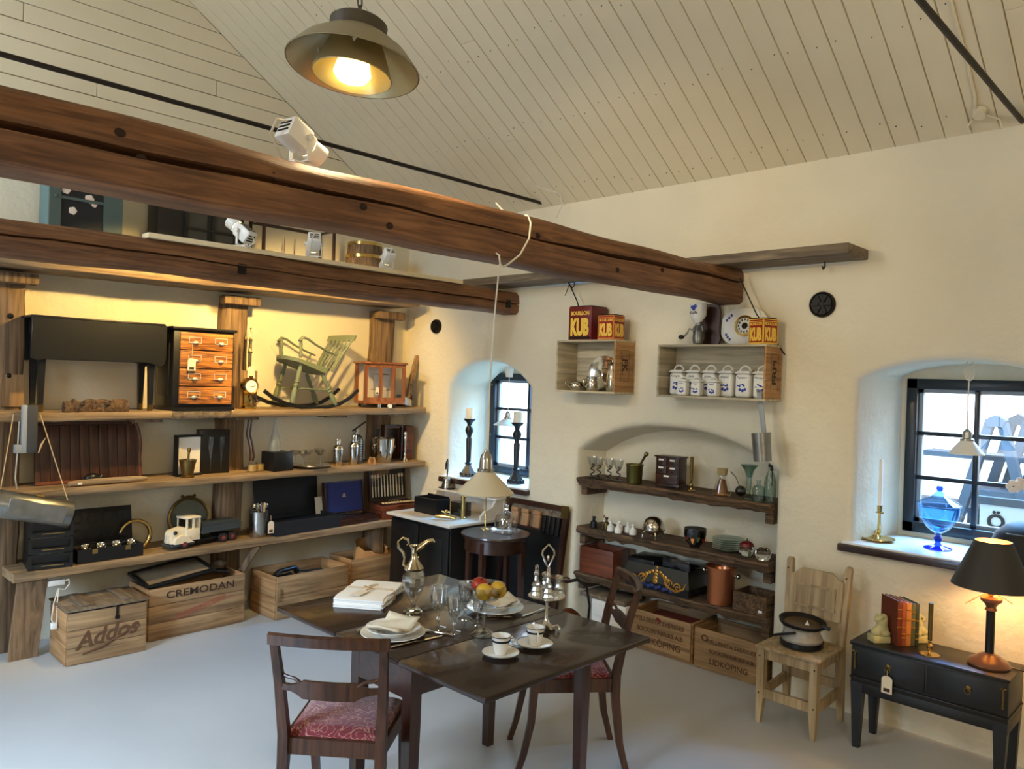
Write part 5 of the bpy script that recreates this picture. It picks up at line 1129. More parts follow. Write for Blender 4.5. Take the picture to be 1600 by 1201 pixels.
obj('centre',B().lathe([(0,.005),(.02,.005),(.016,.008),(0,.008)],20,M=Mz).bar((.01,-.022,.118),(.04,-.022,.112),.004,.002).bar((.01,-.022,.118),(.024,-.022,.136),.004,.002),M['iron'],o)
sp=B()
for a,b in ((-.10,.17),(-.085,.185),(-.10,.05),(-.085,.035),(-.115,.155),(-.112,.065)): sp.sph((a,-.0145,b),.008,1,.15,1.2,8,6)
obj('blue_sprigs',sp,M['blue'],o)['kind']='stuff'
# coffee grinder
o=thing('coffee_grinder','wall coffee grinder with white hopper, steel mill and dark crank on a board','coffee grinder',(-.09,-3.02,z2),WR)
obj('back_board',B().prism([(-.06,0),(.10,0),(.115,.05),(.10,.10),(.10,.22),(.085,.27),(-.02,.27),(-.045,.1)],'y',.03,.048,.003),M['mahogz'],o,rot=(R(-5),0,0))
obj('hopper',B().lathe([(.018,.135),(.035,.16),(.052,.185),(.054,.26),(.045,.262)],20,c=(-.01,-.035,0)),M['porc'],o)
obj('hopper_sprig',B().sph((-.02,-.089,.235),.012,1,.2,1,8,6).sph((.0,-.09,.24),.012,1,.2,1,8,6).sph((-.01,-.09,.225),.012,1,.2,1,8,6),M['blue'],o)['kind']='stuff'
text('Kaffe',.026,M['ink'],o,(-.012,-.0902,.2),sx=1,shear=.3)
obj('mill',B().lathe([(0,0),(.03,0),(.036,.03),(.032,.07),(.04,.085),(.032,.1),(.02,.115),(.02,.137),(0,.137)],18,c=(-.005,-.035,.01)).tube([(-.005,-.035,.12),(.03,-.05,.115),(.035,-.045,.09)],.008,8),M['tin'],o)
obj('crank',B().tube([(-.005,-.075,.09),(-.04,-.085,.10),(-.05,-.09,.075),(-.075,-.09,.05)],.006,8),M['steel'],o); obj('crank_knob',B().sph((-.09,-.095,.048),.016,1.3,1,.9),M['black'],o)
# blue and white jars
def jar(lab,y,x,w,h,word,small):
    o=thing('kitchen_jar',lab,'jar',(x,y,1.722+.0145),WR,'small porcelain spice jars' if small else 'large porcelain storage jars')
    obj('body',B().box(-w/2,w/2,-w*.42,w*.42,0,h*.74,w*.2,4),M['porc'],o,ang=60)
    obj('lid',B().box(-w/2-.002,w/2+.002,-w*.44,w*.44,h*.745,h*.80,.006).box(-w*.42,w*.42,-w*.36,w*.36,h*.80,h*.83,.006),M['porc'],o,ang=60)
    obj('loop_handle',B().tube([(w*.36*math.cos(a*PI/8),0,h*.80+h*.19*math.sin(a*PI/8)) for a in range(9)],w*.055,8),M['porc'],o)
    s=B(); sc=w/.1; rnd=random.Random(int(-y*1000))
    for a,b,r in ((-.012,.05,.010),(.006,.044,.010),(.022,.052,.0095)): s.sph((a*sc,-w*.42,b*sc*(.8 if small else 1)),r*sc,1,.12,1,10,6)
    for k in range(7): s.sph((rnd.uniform(-.03,.03)*sc,-w*.42,(.068+rnd.uniform(0,.016))*sc*(.85 if small else 1)),.006*sc,1.3,.15,.7,7,5)
    obj('blue_plums',s,M['blue'],o)['kind']='stuff'
    text(word,.019 if not small else .011,M['ink'],o,(0,-w*.4215,h*.63),sx=.95,shear=.3)
wd=('Korngryn','Kaffe','Socker','Risgryn','Sagogryn','Mannagryn')
ls=('leftmost large blue and white jar','second large blue and white jar from left','third large blue and white jar from left','fourth large blue and white jar from left','fifth large blue and white jar, in plain view','last large blue and white jar, half hidden by the crate side')
for k in range(6): jar(ls[k]+' in the crate',-2.86-.1165*k,-.085,.098,.195,wd[k],False)
for k,(y,l) in enumerate(((-2.945,'small spice jar, left one in front of the large jars'),(-3.045,'small spice jar, middle one in front of the large jars'),(-3.16,'small spice jar, right one in front of the large jars'))): jar(l,y,-.165,.068,.12,('Kanel','Peppar','Ingefära')[k],True)
# long handled measure hanging from the crate
o=thing('tin_measure','long handled tin measuring cup hanging beside the niche','measure',(-.20,-3.515,1.375),rot=(0,R(-6),WR))
obj('cup',B().lathe([(0,0),(.05,0),(.055,.165),(.053,.165),(.048,.004)],26),M['tin'],o); obj('handle',B().bar((-.0,.052,.06),(-.018,.045,.41),.03,.006,.001,up=(0,1,0)),M['grey'],o); obj('hook',B().tube([(-.018,.045,.405),(-.018,.03,.42),(-.018,.02,.405)],.005,6),M['grey'],o)
# ---------------------------------------------------------------- top slab of the niche
def spiral(lab,y,x):
    o=thing('spiral_glass',lab,'glass',(x,y,N1+.001),group='glasses with twisted black stems')
    obj('bowl',B().lathe([(0,.072),(.012,.075),(.028,.10),(.042,.15),(.0405,.15),(.026,.102),(0,.077)],18),M['thin2'],o)
    obj('foot',B().lathe([(0,0),(.032,0),(.03,.004),(0,.008)],18),M['black'],o)
    obj('twisted_stem',B().tube([(.014*math.cos(k*.75),.014*math.sin(k*.75),.006+k*.0052) for k in range(19)],.004,6),M['black'],o)
spiral('twisted black stem glass, leftmost on the top niche slab',-2.07,.05); spiral('twisted black stem glass, second from left on the top niche slab',-2.145,.03); spiral('twisted black stem glass, third from left, further back',-2.225,.05); spiral('twisted black stem glass nearest the brass mortar in the niche',-2.315,.035)
o=thing('mortar','tall green bronze mortar with leaning pestle on the top niche slab','mortar',(.04,-2.45,N1+.001),WR)
obj('bowl',B().lathe([(0,0),(.05,0),(.053,.006),(.058,.12),(.064,.128),(.062,.135),(.054,.132),(.048,.02),(0,.015)],26),mat('green bronze',(112,104,56),.35,.8,var=.2,vscale=9),o)
obj('pestle',B().tube([(-.01,0,.03),(.05,0,.145),(.085,0,.20),(.092,0,.21),(.10,0,.222)],[.015,.008,.009,.018,.012],10),M['oldbrass'],o)
o=thing('mini_chest','miniature dark wooden chest with five white labelled drawers in the niche','chest of drawers',(.08,-2.72,N1+.001),WR)
obj('carcass',B().box(-.09,.09,-.05,.05,.02,.205,.002),M['mahogz'],o); obj('top',B().box(-.10,.10,-.06,.055,.205,.215,.003),M['mahogz'],o); obj('plinth',B().box(-.10,.10,-.06,.055,.012,.028,.003),M['mahogz'],o)
for x in (-.08,.08): obj('foot',B().sph((x,-.045,.006),.010),M['mahogz'],o)
for x0,x1,za,zb_ in ((-.085,-.003,.152,.20),(.003,.085,.152,.20),(-.085,-.003,.097,.147),(.003,.085,.097,.147),(-.085,.085,.033,.092)):
    d=obj('drawer',B().box(x0,x1,-.057,-.050,za,zb_,.002),M['mahogz'],o); xc=(x0+x1)/2
    obj('label_plate',B().box(xc-.02,xc+.02,-.0595,-.057,zb_-.017,zb_-.006,.001),M['white'],d); obj('knob',B().sph((xc,-.061,za+.014),.005,u=8,v=6),M['black'],d)
def bcandle(lab,loc,h,m='oldbrass',r=.03):
    o=thing('brass_candlestick',lab,'candlestick',loc)
    obj('foot',B().lathe([(0,0),(r,0),(r,.004),(.008,.01),(.006,.02),(.013,.03),(.013,.045),(.005,.055),(.011,.065),(0,.066)],20),M['brass'],o); obj('candle',B().lathe([(0,.066),(.010,.07),(.0115,h),(0,h)],16),M[m],o)
bcandle('brass candlestick with olive candle beside the miniature chest',(.06,-2.89,N1+.001),.225)
o=thing('decanter','amber glass decanter with a pale stopper on the top niche slab','decanter',(.07,-3.11,N1+.001),WR)
obj('body',B().lathe([(0,0),(.055,0),(.06,.008),(.05,.05),(.026,.11),(.022,.125),(.028,.13),(.03,.165),(.022,.165),(.018,.12)],22),M['thin'],o)
obj('amber_fill',B().lathe([(0,.004),(.040,.004),(.042,.012),(.034,.05),(.020,.10),(0,.105)],20),M['amber'],o); obj('collar',B().lathe([(.022,.125),(.03,.13),(.032,.15),(.034,.17),(.03,.17),(.024,.14)],20),mat('pale amber collar',(200,176,124),.2,trans=.4),o)
obj('dip_rod',B().cyl((-.03,-.03,.0),(.0,-.012,.13),.004),M['redwood'],o)
o=thing('dark_bottle','small round dark bottle with a long thin spout behind the decanter','bottle',(.12,-3.215,N1+.001),WR); obj('body',B().sph((0,0,.035),.036,1,1,.95),M['smokeglass'],o); obj('thin_spout',B().tube([(-.01,0,.065),(-.04,0,.12),(-.075,0,.15)],.004,6),M['steel'],o)
solo('trumpet_vase','clear trumpet shaped glass vase near the right end of the niche','vase',B().lathe([(0,0),(.045,0),(.04,.012),(.014,.03),(.01,.045),(.016,.07),(.017,.13),(.03,.18),(.056,.212),(.053,.212),(.026,.18),(.012,.13)],26),M['greenglass'],(.06,-3.30,N1+.001))
solo('medicine_bottle','squat clear glass bottle with a narrow neck at the slab front','bottle',B().lathe([(0,0),(.034,0),(.037,.008),(.037,.075),(.03,.092),(.012,.10),(.011,.118),(.016,.122),(.015,.13),(.009,.13)],24),M['greenglass'],(.02,-3.385,N1+.001))
o=thing('flip_top_bottle','tall green glass bottle with a black clamp at the right niche end','bottle',(.06,-3.44,N1+.001)); obj('glass',B().lathe([(0,0),(.034,0),(.036,.01),(.036,.12),(.026,.16),(.014,.19),(.014,.215),(.012,.215)],22),M['greenglass'],o); obj('clamp',B().sph((0,0,.222),.016).sph((-.012,-.012,.2),.011).bar((-.02,-.02,.205),(-.02,-.02,.10),.004,.004),M['black'],o)
# ---------------------------------------------------------------- middle slab
def bott(lab,x,y,r,h,m,cap):
    o=thing('small_bottle',lab,'bottle',(x,y,N2+.001),group='small bottles on the middle niche slab'); obj('body',B().lathe([(0,0),(r,0),(r*1.03,.004),(r*.85,h*.55),(r*.4,h*.66),(r*.36,h*.78),(r*.5,h*.8),(0,h*.8)],18),M[m],o); obj('stopper',B().lathe([(0,h*.78),(r*.3,h*.8),(r*.55,h*.9),(r*.5,h),(0,h)],14),M[cap],o)
bott('small black bottle with black stopper, leftmost on the middle slab',.03,-2.115,.027,.082,'black','black'); bott('small clear bottle with cork behind the black one',.08,-2.17,.015,.095,'thin','kraft'); bott('small dark amber bottle beside the black one',.05,-2.215,.022,.088,'oldbrass','mahogz')
for k,(x,y,l) in enumerate(((.03,-2.268,'white porcelain knob bottle, first of the row'),(.09,-2.30,'white porcelain knob bottle, behind the first'),(.015,-2.345,'white porcelain knob bottle at the front of the slab'),(.09,-2.375,'white porcelain knob bottle, behind the front one'),(.05,-2.445,'white porcelain knob bottle nearest the silver dome'))):
    o=thing('porcelain_bottle',l,'bottle',(x,y,N2+.001),group='white porcelain bottles on the middle slab'); obj('body',B().lathe([(0,0),(.026,0),(.028,.006),(.025,.035),(.012,.046),(.01,.055),(.0,.055)],18),M['porc'],o); obj('knob',B().lathe([(.009,.055),(.015,.062),(.014,.068),(.005,.074),(0,.075)],14),M['porc'],o)
o=thing('butter_dome','silver domed dish on curled legs on the middle niche slab','dish',(.05,-2.615,N2+.001),WR)
obj('dome',B().lathe([(.074,.066),(.076,.072),(.072,.10),(.055,.132),(.03,.148),(0,.152)],28),M['silver'],o); obj('bowl',B().lathe([(0,.03),(.03,.031),(.06,.045),(.08,.062),(.082,.068),(.076,.068),(.055,.05),(0,.04)],28),M['silver'],o)
for k in range(4):
    a=k*PI/2+PI/4; obj('leg',B().tube([(.06*math.cos(a),.06*math.sin(a),.05),(.075*math.cos(a),.075*math.sin(a),.025),(.07*math.cos(a),.07*math.sin(a),.008),(.082*math.cos(a),.082*math.sin(a),.004)],[.007,.005,.004,.005],8),M['silver'],o)
o=thing('leaf_bowl','dark glass bowl painted with yellow and green leaves on the middle slab','bowl',(.04,-2.945,N2+.001))
obj('glass',B().lathe([(0,0),(.03,0),(.035,.012),(.06,.04),(.072,.08),(.073,.125),(.070,.125),(.068,.08),(.055,.042),(0,.018)],26),M['smokeglass'],o)
for k in range(11):
    a=k*2*PI/11; c=('orange','leaf','dkred')[k%3]
    obj('painted_leaf',B().prism([(-.012,0),(0,.035),(.012,0),(0,-.03)],'y',-.0015,.0015),M[c],o,(.0665*math.cos(a),.0665*math.sin(a),.06+.012*(k%2)),(R(-14),R(25*(k%2)-12),a+PI/2))
for k,wd_ in enumerate(('lowest','second from bottom','third from bottom','third from top','second from top','topmost')): solo('glass_plate','green tinted glass plate, %s of the stack on the middle slab'%wd_,'plate',B().lathe([(0,0),(.06,0),(.098,.012),(.1,.016),(.097,.016),(.06,.005),(0,.005)],30),M['greenglass'],(.13,-3.135,N2+.001+k*.013),group='stack of green glass plates')
o=thing('glass_apple','crystal apple with a dark red top on the middle slab','ornament',(.05,-3.305,N2+.001)); obj('crystal',B().sph((0,0,.042),.047,1,1,.9,10,7),M['glass'],o,ang=10); obj('red_top',B().lathe([(0,.098),(.02,.098),(.04,.085),(.045,.068),(.03,.075),(0,.082)],16),M['dkred'],o); obj('stalk',B().tube([(0,0,.095),(-.006,-.006,.115)],.004,6),M['stem'],o)
solo('crystal_holder','round cut crystal candle holder at the right end of the middle slab','candle holder',B().lathe([(0,0),(.03,0),(.047,.02),(.05,.04),(.042,.066),(.028,.075),(.024,.05),(0,.045)],9),M['glass'],(.05,-3.415,N2+.001),ang=10)
# ---------------------------------------------------------------- lowest slab
o=thing('red_chest','open red brown wooden chest at the left of the lowest niche slab','chest',(.10,-2.17,N3+.001),WR)
for bx in ((-.15,.15,-.10,-.088,0,.19),(-.15,.15,.088,.10,0,.19),(-.15,-.138,-.088,.088,0,.19),(.138,.15,-.088,.088,0,.19),(-.138,.138,-.088,.088,.002,.012)): obj('board',B().box(*bx,.002),M['redwood'],o)
o=thing('lacquer_case','black lacquered case with painted gold scrollwork and open sloping lids','case',(.08,-2.70,N3+.001),WR)
obj('body',B().loft([[(-.245,-.10,0),(.245,-.10,0),(.245,.12,0),(-.245,.12,0)],[(-.26,-.12,.06),(.26,-.12,.06),(.26,.13,.06),(-.26,.13,.06)],[(-.235,-.095,.17),(.235,-.095,.17),(.235,.12,.17),(-.235,.12,.17)]]),mat('gloss black lacquer',(18,20,26),.15,coat=.5),o,ang=20)
obj('lid',B().box(-.235,-.02,-.10,.10,.172,.20,.006),D.materials['gloss black lacquer'],o,rot=(R(3),0,0)); obj('lid',B().box(.03,.235,-.085,-.07,.17,.235,.003).box(.03,.235,.0,.11,.172,.19,.003),D.materials['gloss black lacquer'],o)
sc=B(); fy=lambda z:(-.103-.02*z/.06 if z<.06 else -.123+.025*(z-.06)/.11)
def scroll(cx_,cz,r,d,tn=1.6):
    sc.tube([(cx_+d*r*(1-k/22)*math.cos(k*tn*2*PI/20),fy(cz+r*(1-k/22)*math.sin(k*tn*2*PI/20)),cz+r*(1-k/22)*math.sin(k*tn*2*PI/20)) for k in range(20)],[.0058*(1-k/30) for k in range(20)],6)
for s in (-1,1):
    scroll(s*.10,.075,.032,s); scroll(s*.175,.06,.03,-s); sc.tube([(s*.05,fy(.12),.12),(s*.10,fy(.05),.05),(s*.16,fy(.03),.03),(s*.22,fy(.06),.06),(s*.235,fy(.1),.10)],[.004,.008,.009,.007,.003],6)
    for k in range(4): sc.sph((s*(.03+.022*k),fy(.13-.012*k),.13-.012*k),.014,1,.2,.9,8,6)
for k in range(5): sc.sph((0,fy(.07+.022*k),.07+.022*k),.017-.002*k,1.2,.2,1,8,6)
obj('gold_scrolls',sc,M['gold'],o)['kind']='stuff'
ob=B()
for k in range(9): ob.sph((-.12+.03*k,fy(.025+.012*(k%2)),.025+.012*(k%2)),.013,1.2,.2,1,8,6)
obj('blue_garland',ob,mat('dark blue paint',(34,48,104),.3),o)['kind']='stuff'
o=thing('copper_bucket','polished copper wine bucket with knob handles on the lowest niche slab','bucket',(.07,-3.125,N3+.001))
obj('bucket',B().lathe([(0,0),(.078,0),(.082,.006),(.088,.21),(.102,.228),(.104,.236),(.098,.238),(.084,.21),(.075,.02),(0,.015)],32),M['copper'],o)
for s in (-1,1): obj('knob',B().cyl((0,s*.09,.19),(0,s*.115,.19),.006).sph((0,s*.12,.19),.015),M['steel'],o)
o=thing('dark_wood_tray','deep dark wooden box with white sticker at right of the lowest slab','box',(.09,-3.365,N3+.001),WR)
for bx in ((-.11,.11,-.10,-.09,0,.12),(-.11,.11,.09,.10,0,.12),(-.11,-.1,-.09,.09,0,.12),(.1,.11,-.09,.09,0,.12),(-.1,.1,-.09,.09,.002,.01)): obj('board',B().box(*bx,.002),M['bark'],o)
obj('sticker',B().box(.06,.085,-.1015,-.1,.02,.035),M['white'],o)
# ---------------------------------------------------------------- niche floor
t=crate('sugar_crate','stencilled pine crate with three lines of lettering holding a red pot, left in niche',(-.03,-2.50,0),.485,.33,.265,1,WR,seed=7)
for s,size,z,x,k in (('WELLERSTA SVERIGES',.042,.212,.23,.98),('SOCKERFABRIKS A.B.',.040,.145,.245,.98),('LIDKÖPING',.062,.075,.25,.98)): text(s,size,M['brownink'],t,(x,-.002,z),sx=k,bold=.0006)
obj('corner_sticker',B().box(.01,.03,-.002,-.0005,.235,.255),M['white'],t)
o=thing('red_pot','red enamel pot with a handle lying in the left niche crate','pot',(.14,-2.80,.0195)); obj('bowl',B().lathe([(0,0),(.09,0),(.11,.03),(.115,.16),(.11,.16),(.1,.03),(0,.02)],26),M['redpaint'],o); obj('handle',B().tube([(-.11,.0,.14),(-.16,.05,.2),(-.18,.08,.22)],.010,8),M['redpaint'],o)
solo('white_wrap','crumpled white paper in the left niche crate','paper',B().sph((0,0,.06),.06,1.2,.8,1,7,5),M['linen'],(.06,-2.62,.1),ang=5)
solo('red_cloth','dark red cloth lining the left niche crate','cloth',B().box(-.13,.13,-.20,.20,0,.012,.005),M['dkred'],(.15,-2.74,.18),rot=(0,R(-8),0))
t=crate('sugar_crate','weathered stencilled pine crate standing empty, right in the niche',(-.03,-3.0,0),.47,.30,.255,1,WR,seed=8)
for s,size,z,x in (('WELLERSTA SVERIGES',.036,.185,.26),('SOCKERFABRIKS A.B.',.034,.125,.27),('LIDKÖPING',.052,.062,.25)): text(s,size,M['brownink'],t,(x,-.002,z),sx=.98,bold=.0004)
obj('knot_ring',B().tube([(.08+.02*math.cos(k*PI/6),-.0,.20+.016*math.sin(k*PI/6)) for k in range(12)],.005,6,True),M['brownink'],t)
solo('white_box','white painted drawer box standing in the niche behind the far chair','drawer',B().box(-.15,.15,-.12,.1,0,.25,.004).box(-.13,.13,-.126,-.12,.03,.11,.004).box(-.13,.13,-.126,-.12,.14,.22,.004),M['white'],(.10,-2.31,0),WR)
solo('grey_flat_box','flat grey slatted board lying on the white drawer box','board',B().box(-.20,.20,-.13,.12,0,.03,.004),M['greywood'],(.11,-2.25,.2515),WR)
# ---------------------------------------------------------------- right side: chair, side table
o=thing('wooden_chair','bare pale wooden chair with panelled back against the wall','chair',(-.315,-3.835,0),WR)
q=lambda x,y,a,z:[(x-a,y-a,z),(x+a,y-a,z),(x+a,y+a,z),(x-a,y+a,z)]
for s in (-1,1):
    obj('front_leg',B().loft([q(s*.145,-.165,.021,.395),q(s*.145,-.165,.02,.13),q(s*.150,-.175,.012,0)]),M['rawchair'],o)
    obj('back_post',B().loft([q(s*.155,.175,.014,0),q(s*.15,.155,.02,.2),q(s*.15,.15,.02,.42),q(s*.165,.195,.017,.82),q(s*.165,.197,.012,.838)]),M['rawchair'],o)
    obj('side_rail',B().bar((s*.147,-.15,.372),(s*.147,.145,.372),.018,.05),M['rawchair'],o); obj('side_stretcher',B().bar((s*.149,-.15,.15),(s*.152,.15,.17),.018,.05),M['rawchair'],o)
obj('front_rail',B().box(-.13,.13,-.178,-.158,.345,.396),M['rawchair'],o); obj('front_stretcher',B().box(-.13,.13,-.178,-.16,.135,.185),M['rawchair'],o); obj('back_stretcher',B().box(-.135,.135,.145,.163,.175,.225),M['rawchair'],o); obj('back_rail',B().box(-.135,.135,.14,.16,.345,.396),M['rawchair'],o)
obj('seat',B().box(-.175,.175,-.195,.165,.397,.415,.005),M['rawchair'],o)
bk=[(-.147,.57),(.147,.57),(.15,.79),(.12,.80),(.085,.83),(-.085,.83),(-.12,.80),(-.15,.79)]
bp=obj('back_panel',B().prism(bk,'y',-.008,.010,.003),M['rawchair'],o,(0,.075,-.03),(R(-6.5),0,0))
obj('panel_frame',B().box(-.115,.115,-.014,-.008,.62,.632).box(-.115,.115,-.014,-.008,.735,.747).box(-.115,-.103,-.014,-.008,.632,.735).box(.103,.115,-.014,-.008,.632,.735),M['rawchair'],bp)
pg=B()
for x,z in ((-.15,.36),(.15,.36),(-.15,.16),(.15,.16),(-.164,.78),(.164,.78),(-.163,.60),(.163,.60)): pg.sph((x,-.186 if z<.5 else .158,z),.005,u=6,v=4)
obj('peg',pg,M['stem'],o)['kind']='stuff'
o=thing('enamel_steamer','black and grey enamel pan set with a tilted lid and handle on the wooden chair','pan',(-.345,-3.845,.4155),WR+R(15))
obj('base_pan',B().lathe([(0,0),(.095,0),(.112,.012),(.113,.038),(0,.038)],30),M['black'],o); obj('body',B().lathe([(.105,.038),(.108,.05),(.095,.075),(.092,.10),(.105,.115),(0,.115)],30),mat('speckled grey enamel',(168,160,146),.35,var=.15,vscale=40),o)
obj('lid_pan',B().lathe([(0,.0),(.085,.0),(.118,.014),(.122,.03),(.114,.03),(.095,.012),(0,.008)],30),M['iron'],o,(0,0,.112),(R(4),R(4),0)); obj('lid_inside',B().lathe([(0,.011),(.092,.011),(.0925,.014),(0,.014)],26),mat('rusty brown iron',(96,74,46),.5,.4,var=.3),o,(0,0,.112),(R(4),R(4),0))
obj('handle',B().bar((.10,-.02,.128),(.145,-.03,.125),.03,.016,.004),M['black'],o); obj('side_handle',B().bar((-.02,-.12,.10),(-.13,-.06,.055),.03,.012,.004),M['black'],o); obj('price_tag',B().prism([(-.012,0),(.012,0),(0,.026)],'y',-.001,.001),M['white'],o,(.03,-.03,.127))
o=thing('side_table','low black side table with two ringed drawers and tapered legs','table',(-.275,-4.48,0),WR)
obj('body',B().box(-.345,.345,-.14,.14,.335,.52,.003),M['ebony'],o); obj('top',B().box(-.352,.352,-.15,.145,.52,.537,.004),M['ebony'],o); obj('apron',B().box(-.345,.345,-.135,.135,.285,.335,.002),M['ebony'],o)
for x in (-.315,.315):
    for y in (-.115,.115):
        obj('leg',B().loft([[(x+a*.03,y+b*.025,.335) for a,b in ((-1,-1),(1,-1),(1,1),(-1,1))],[(x+a*.016,y+b*.014,0) for a,b in ((-1,-1),(1,-1),(1,1),(-1,1))]]),M['ebony'],o)
    obj('hinge',B().cyl((x*1.03,-.146,.40),(x*1.03,-.146,.49),.005).sph((x*1.03-.008,-.146,.49),.006).sph((x*1.03+.008,-.146,.49),.006),M['oldbrass'],o)
obj('moulding',B().box(-.35,.35,-.147,-.14,.352,.362,.003).box(-.35,-.345,-.14,.14,.352,.362,.002).box(.345,.35,-.14,.14,.352,.362,.002),M['ebony'],o)
for x in (-.165,.185):
    d=obj('drawer',B().box(x-.165 if x<0 else x-.175,x+.165 if x<0 else x+.15,-.1445,-.14,.375,.51,.002),M['ebony'],o)
    h=obj('ring_pull',B().lathe([(0,0),(.016,0),(.014,.004),(.004,.006),(0,.01)],16,M=Matrix.Translation((x,-.1445,.45))@Matrix.Rotation(R(90),4,'X')).tube([(x+.013*math.cos(k*PI/6),-.152,.441+.013*math.sin(k*PI/6)) for k in range(12)],.0025,6,True),M['oldbrass'],d)
tagcard(o,(-.165,-.156,.325),.05,.085,[(-.165,-.155,.44)])
# books between two stone lions
ROW=R(-40); ux,uy=math.cos(ROW),math.sin(ROW); base=(-.325,-4.235)
def on(d,b=0): return (base[0]+ux*d+(-uy)*b*0+b*math.sin(-ROW),base[1]+uy*d+b*math.cos(ROW),.5375)
def lion(lab,d,mirror):
    o=thing('lion_bookend',lab,'bookend',on(d),ROW,'pair of stone lion bookends')
    obj('plinth',B().box(-.045,.045,-.032,.032,0,.034,.004),M['stone'],o)
    b=B()
    for c,r,s in (((.012,0,.06),.036,(1.0,.8,1)),((-.018,0,.05),.024,(1.1,.9,.9)),((.014,-.0,.095),.028,(1,.9,1)),((-.0,-.0,.118),.022,(1,1,.95)),((-.018,0,.112),.014,(1,1,.8)),((.02,0,.115),.024,(.9,1.1,1.1)),((-.012,-.018,.045),.011,(.8,.8,1.6)),((-.012,.018,.045),.011,(.8,.8,1.6)),((.0,-.024,.128),.007,(1,1,1)),((.0,.024,.128),.007,(1,1,1)),((.025,-.024,.045),.016,(1.4,.7,1)),((.025,.024,.045),.016,(1.4,.7,1))):
        b.sph((c[0]*(-1 if mirror else 1),c[1],c[2]),r,*s,u=12,v=8)
    l=obj('lion',b,M['stone'],o,ang=60); m=l.modifiers.new('fuse','REMESH'); m.mode='VOXEL'; m.voxel_size=.0045; m.use_smooth_shade=True
lion('pale stone lion bookend, to the left of the books',-.0,False); lion('pale stone lion bookend, half hidden to the right of the books',.216,True)
def book(lab,d,w,h,dp,mt,band=None):
    o=thing('book',lab,'book',on(d),ROW,'old books between the lions')
    obj('cover',B().box(-w/2,-w/2+.003,-dp/2,dp/2,0,h).box(w/2-.003,w/2,-dp/2,dp/2,0,h).box(-w/2,w/2,-dp/2-.003,-dp/2+.002,0,h,.001),mt,o)
    obj('pages',B().box(-w/2+.003,w/2-.003,-dp/2+.002,dp/2-.006,.004,h-.005),M['paper'],o)
    sb=B()
    rnd=random.Random(int(d*1000))
    for z in [q_+rnd.uniform(-.05,.05) for q_ in rnd.sample((.14,.3,.46,.62,.84),3)]: sb.box(-w/2*1.02,w/2*1.02,-dp/2-.0055,-dp/2-.002,h*z-.004,h*z+.002,.001)
    obj('spine_band',sb,band or M['gold'],o)['kind']='stuff'
book('tall red brown leather book beside the left lion',.060,.022,.225,.14,mat('brown red leather',(96,40,26),.45,var=.2,vscale=20)); book('reddish brown leather book, second in the row',.084,.022,.222,.14,mat('russet leather',(138,66,36),.45,var=.2,vscale=20))
book('tan leather book with gold bands, third in the row',.110,.026,.215,.14,mat('tan leather binding',(172,112,56),.45,var=.25,vscale=20)); book('olive green book with gilt spine, fourth in the row',.136,.022,.212,.135,mat('olive cloth',(76,78,50),.6,var=.15)); book('dark green book at the right end of the row',.158,.018,.21,.135,mat('dark green cloth',(40,50,38),.6))
bcandle('brass candlestick with a tall olive candle at front of the black side table',(-.34,-4.475,.5375),.25,r=.045)
o=thing('table_lamp','lit table lamp with a black conical shade and turned copper wood base','lamp',(-.285,-4.715,.5375))
cw=mat('copper brown turned wood',(100,70,52),.3,coat=.2)
obj('base',B().lathe([(0,0),(.085,0),(.09,.01),(.08,.028),(.055,.04),(.045,.05),(.022,.062),(0,.062)],30),cw,o); obj('column',B().lathe([(.019,.062),(.019,.26),(.02,.262),(0,.262)],20),M['black'],o)
obj('collar',B().lathe([(.02,.258),(.026,.262),(.02,.275),(.028,.29),(.045,.305),(.046,.318),(.03,.33),(.018,.335),(0,.335)],26),cw,o); obj('stem',B().lathe([(.016,.333),(.016,.40),(0,.40)],16),M['black'],o)
obj('shade',B().lathe([(.170,.372),(.078,.585),(.0765,.585),(.168,.372)],40),mat('black lamp shade',(52,50,48),.55),o); obj('shade_lining',B().lathe([(.1665,.373),(.075,.584),(.0745,.584),(.1655,.373)],40),mat('gold shade lining',(238,178,84),.5),o)
obj('bulb',B().sph((0,0,.455),.03,1,1,1.25),mat('lit bulb',(255,210,140),.4,emit=(255,190,100),es=8),o); obj('ribbon',B().tube([(-.02,-.03,.34),(-.04,.03,.335),(-.06,.06,.31),(-.075,.09,.285)],[.003,.003,.006,.003],6,flat=.4).tube([(-.02,-.03,.34),(-.02,-.06,.33),(-.01,-.09,.31)],.002,6),M['kraft'],o)
obj('flex',B().tube([(.04,-.06,.006),(.03,-.14,.004),(.10,-.2,.0),(.13,-.2,-.3)],.004,6),M['black'],o)
lamp('POINT','table_lamp_light',(-.225,-4.715,.985),(1,.72,.34),11,shadow_soft_size=.03)
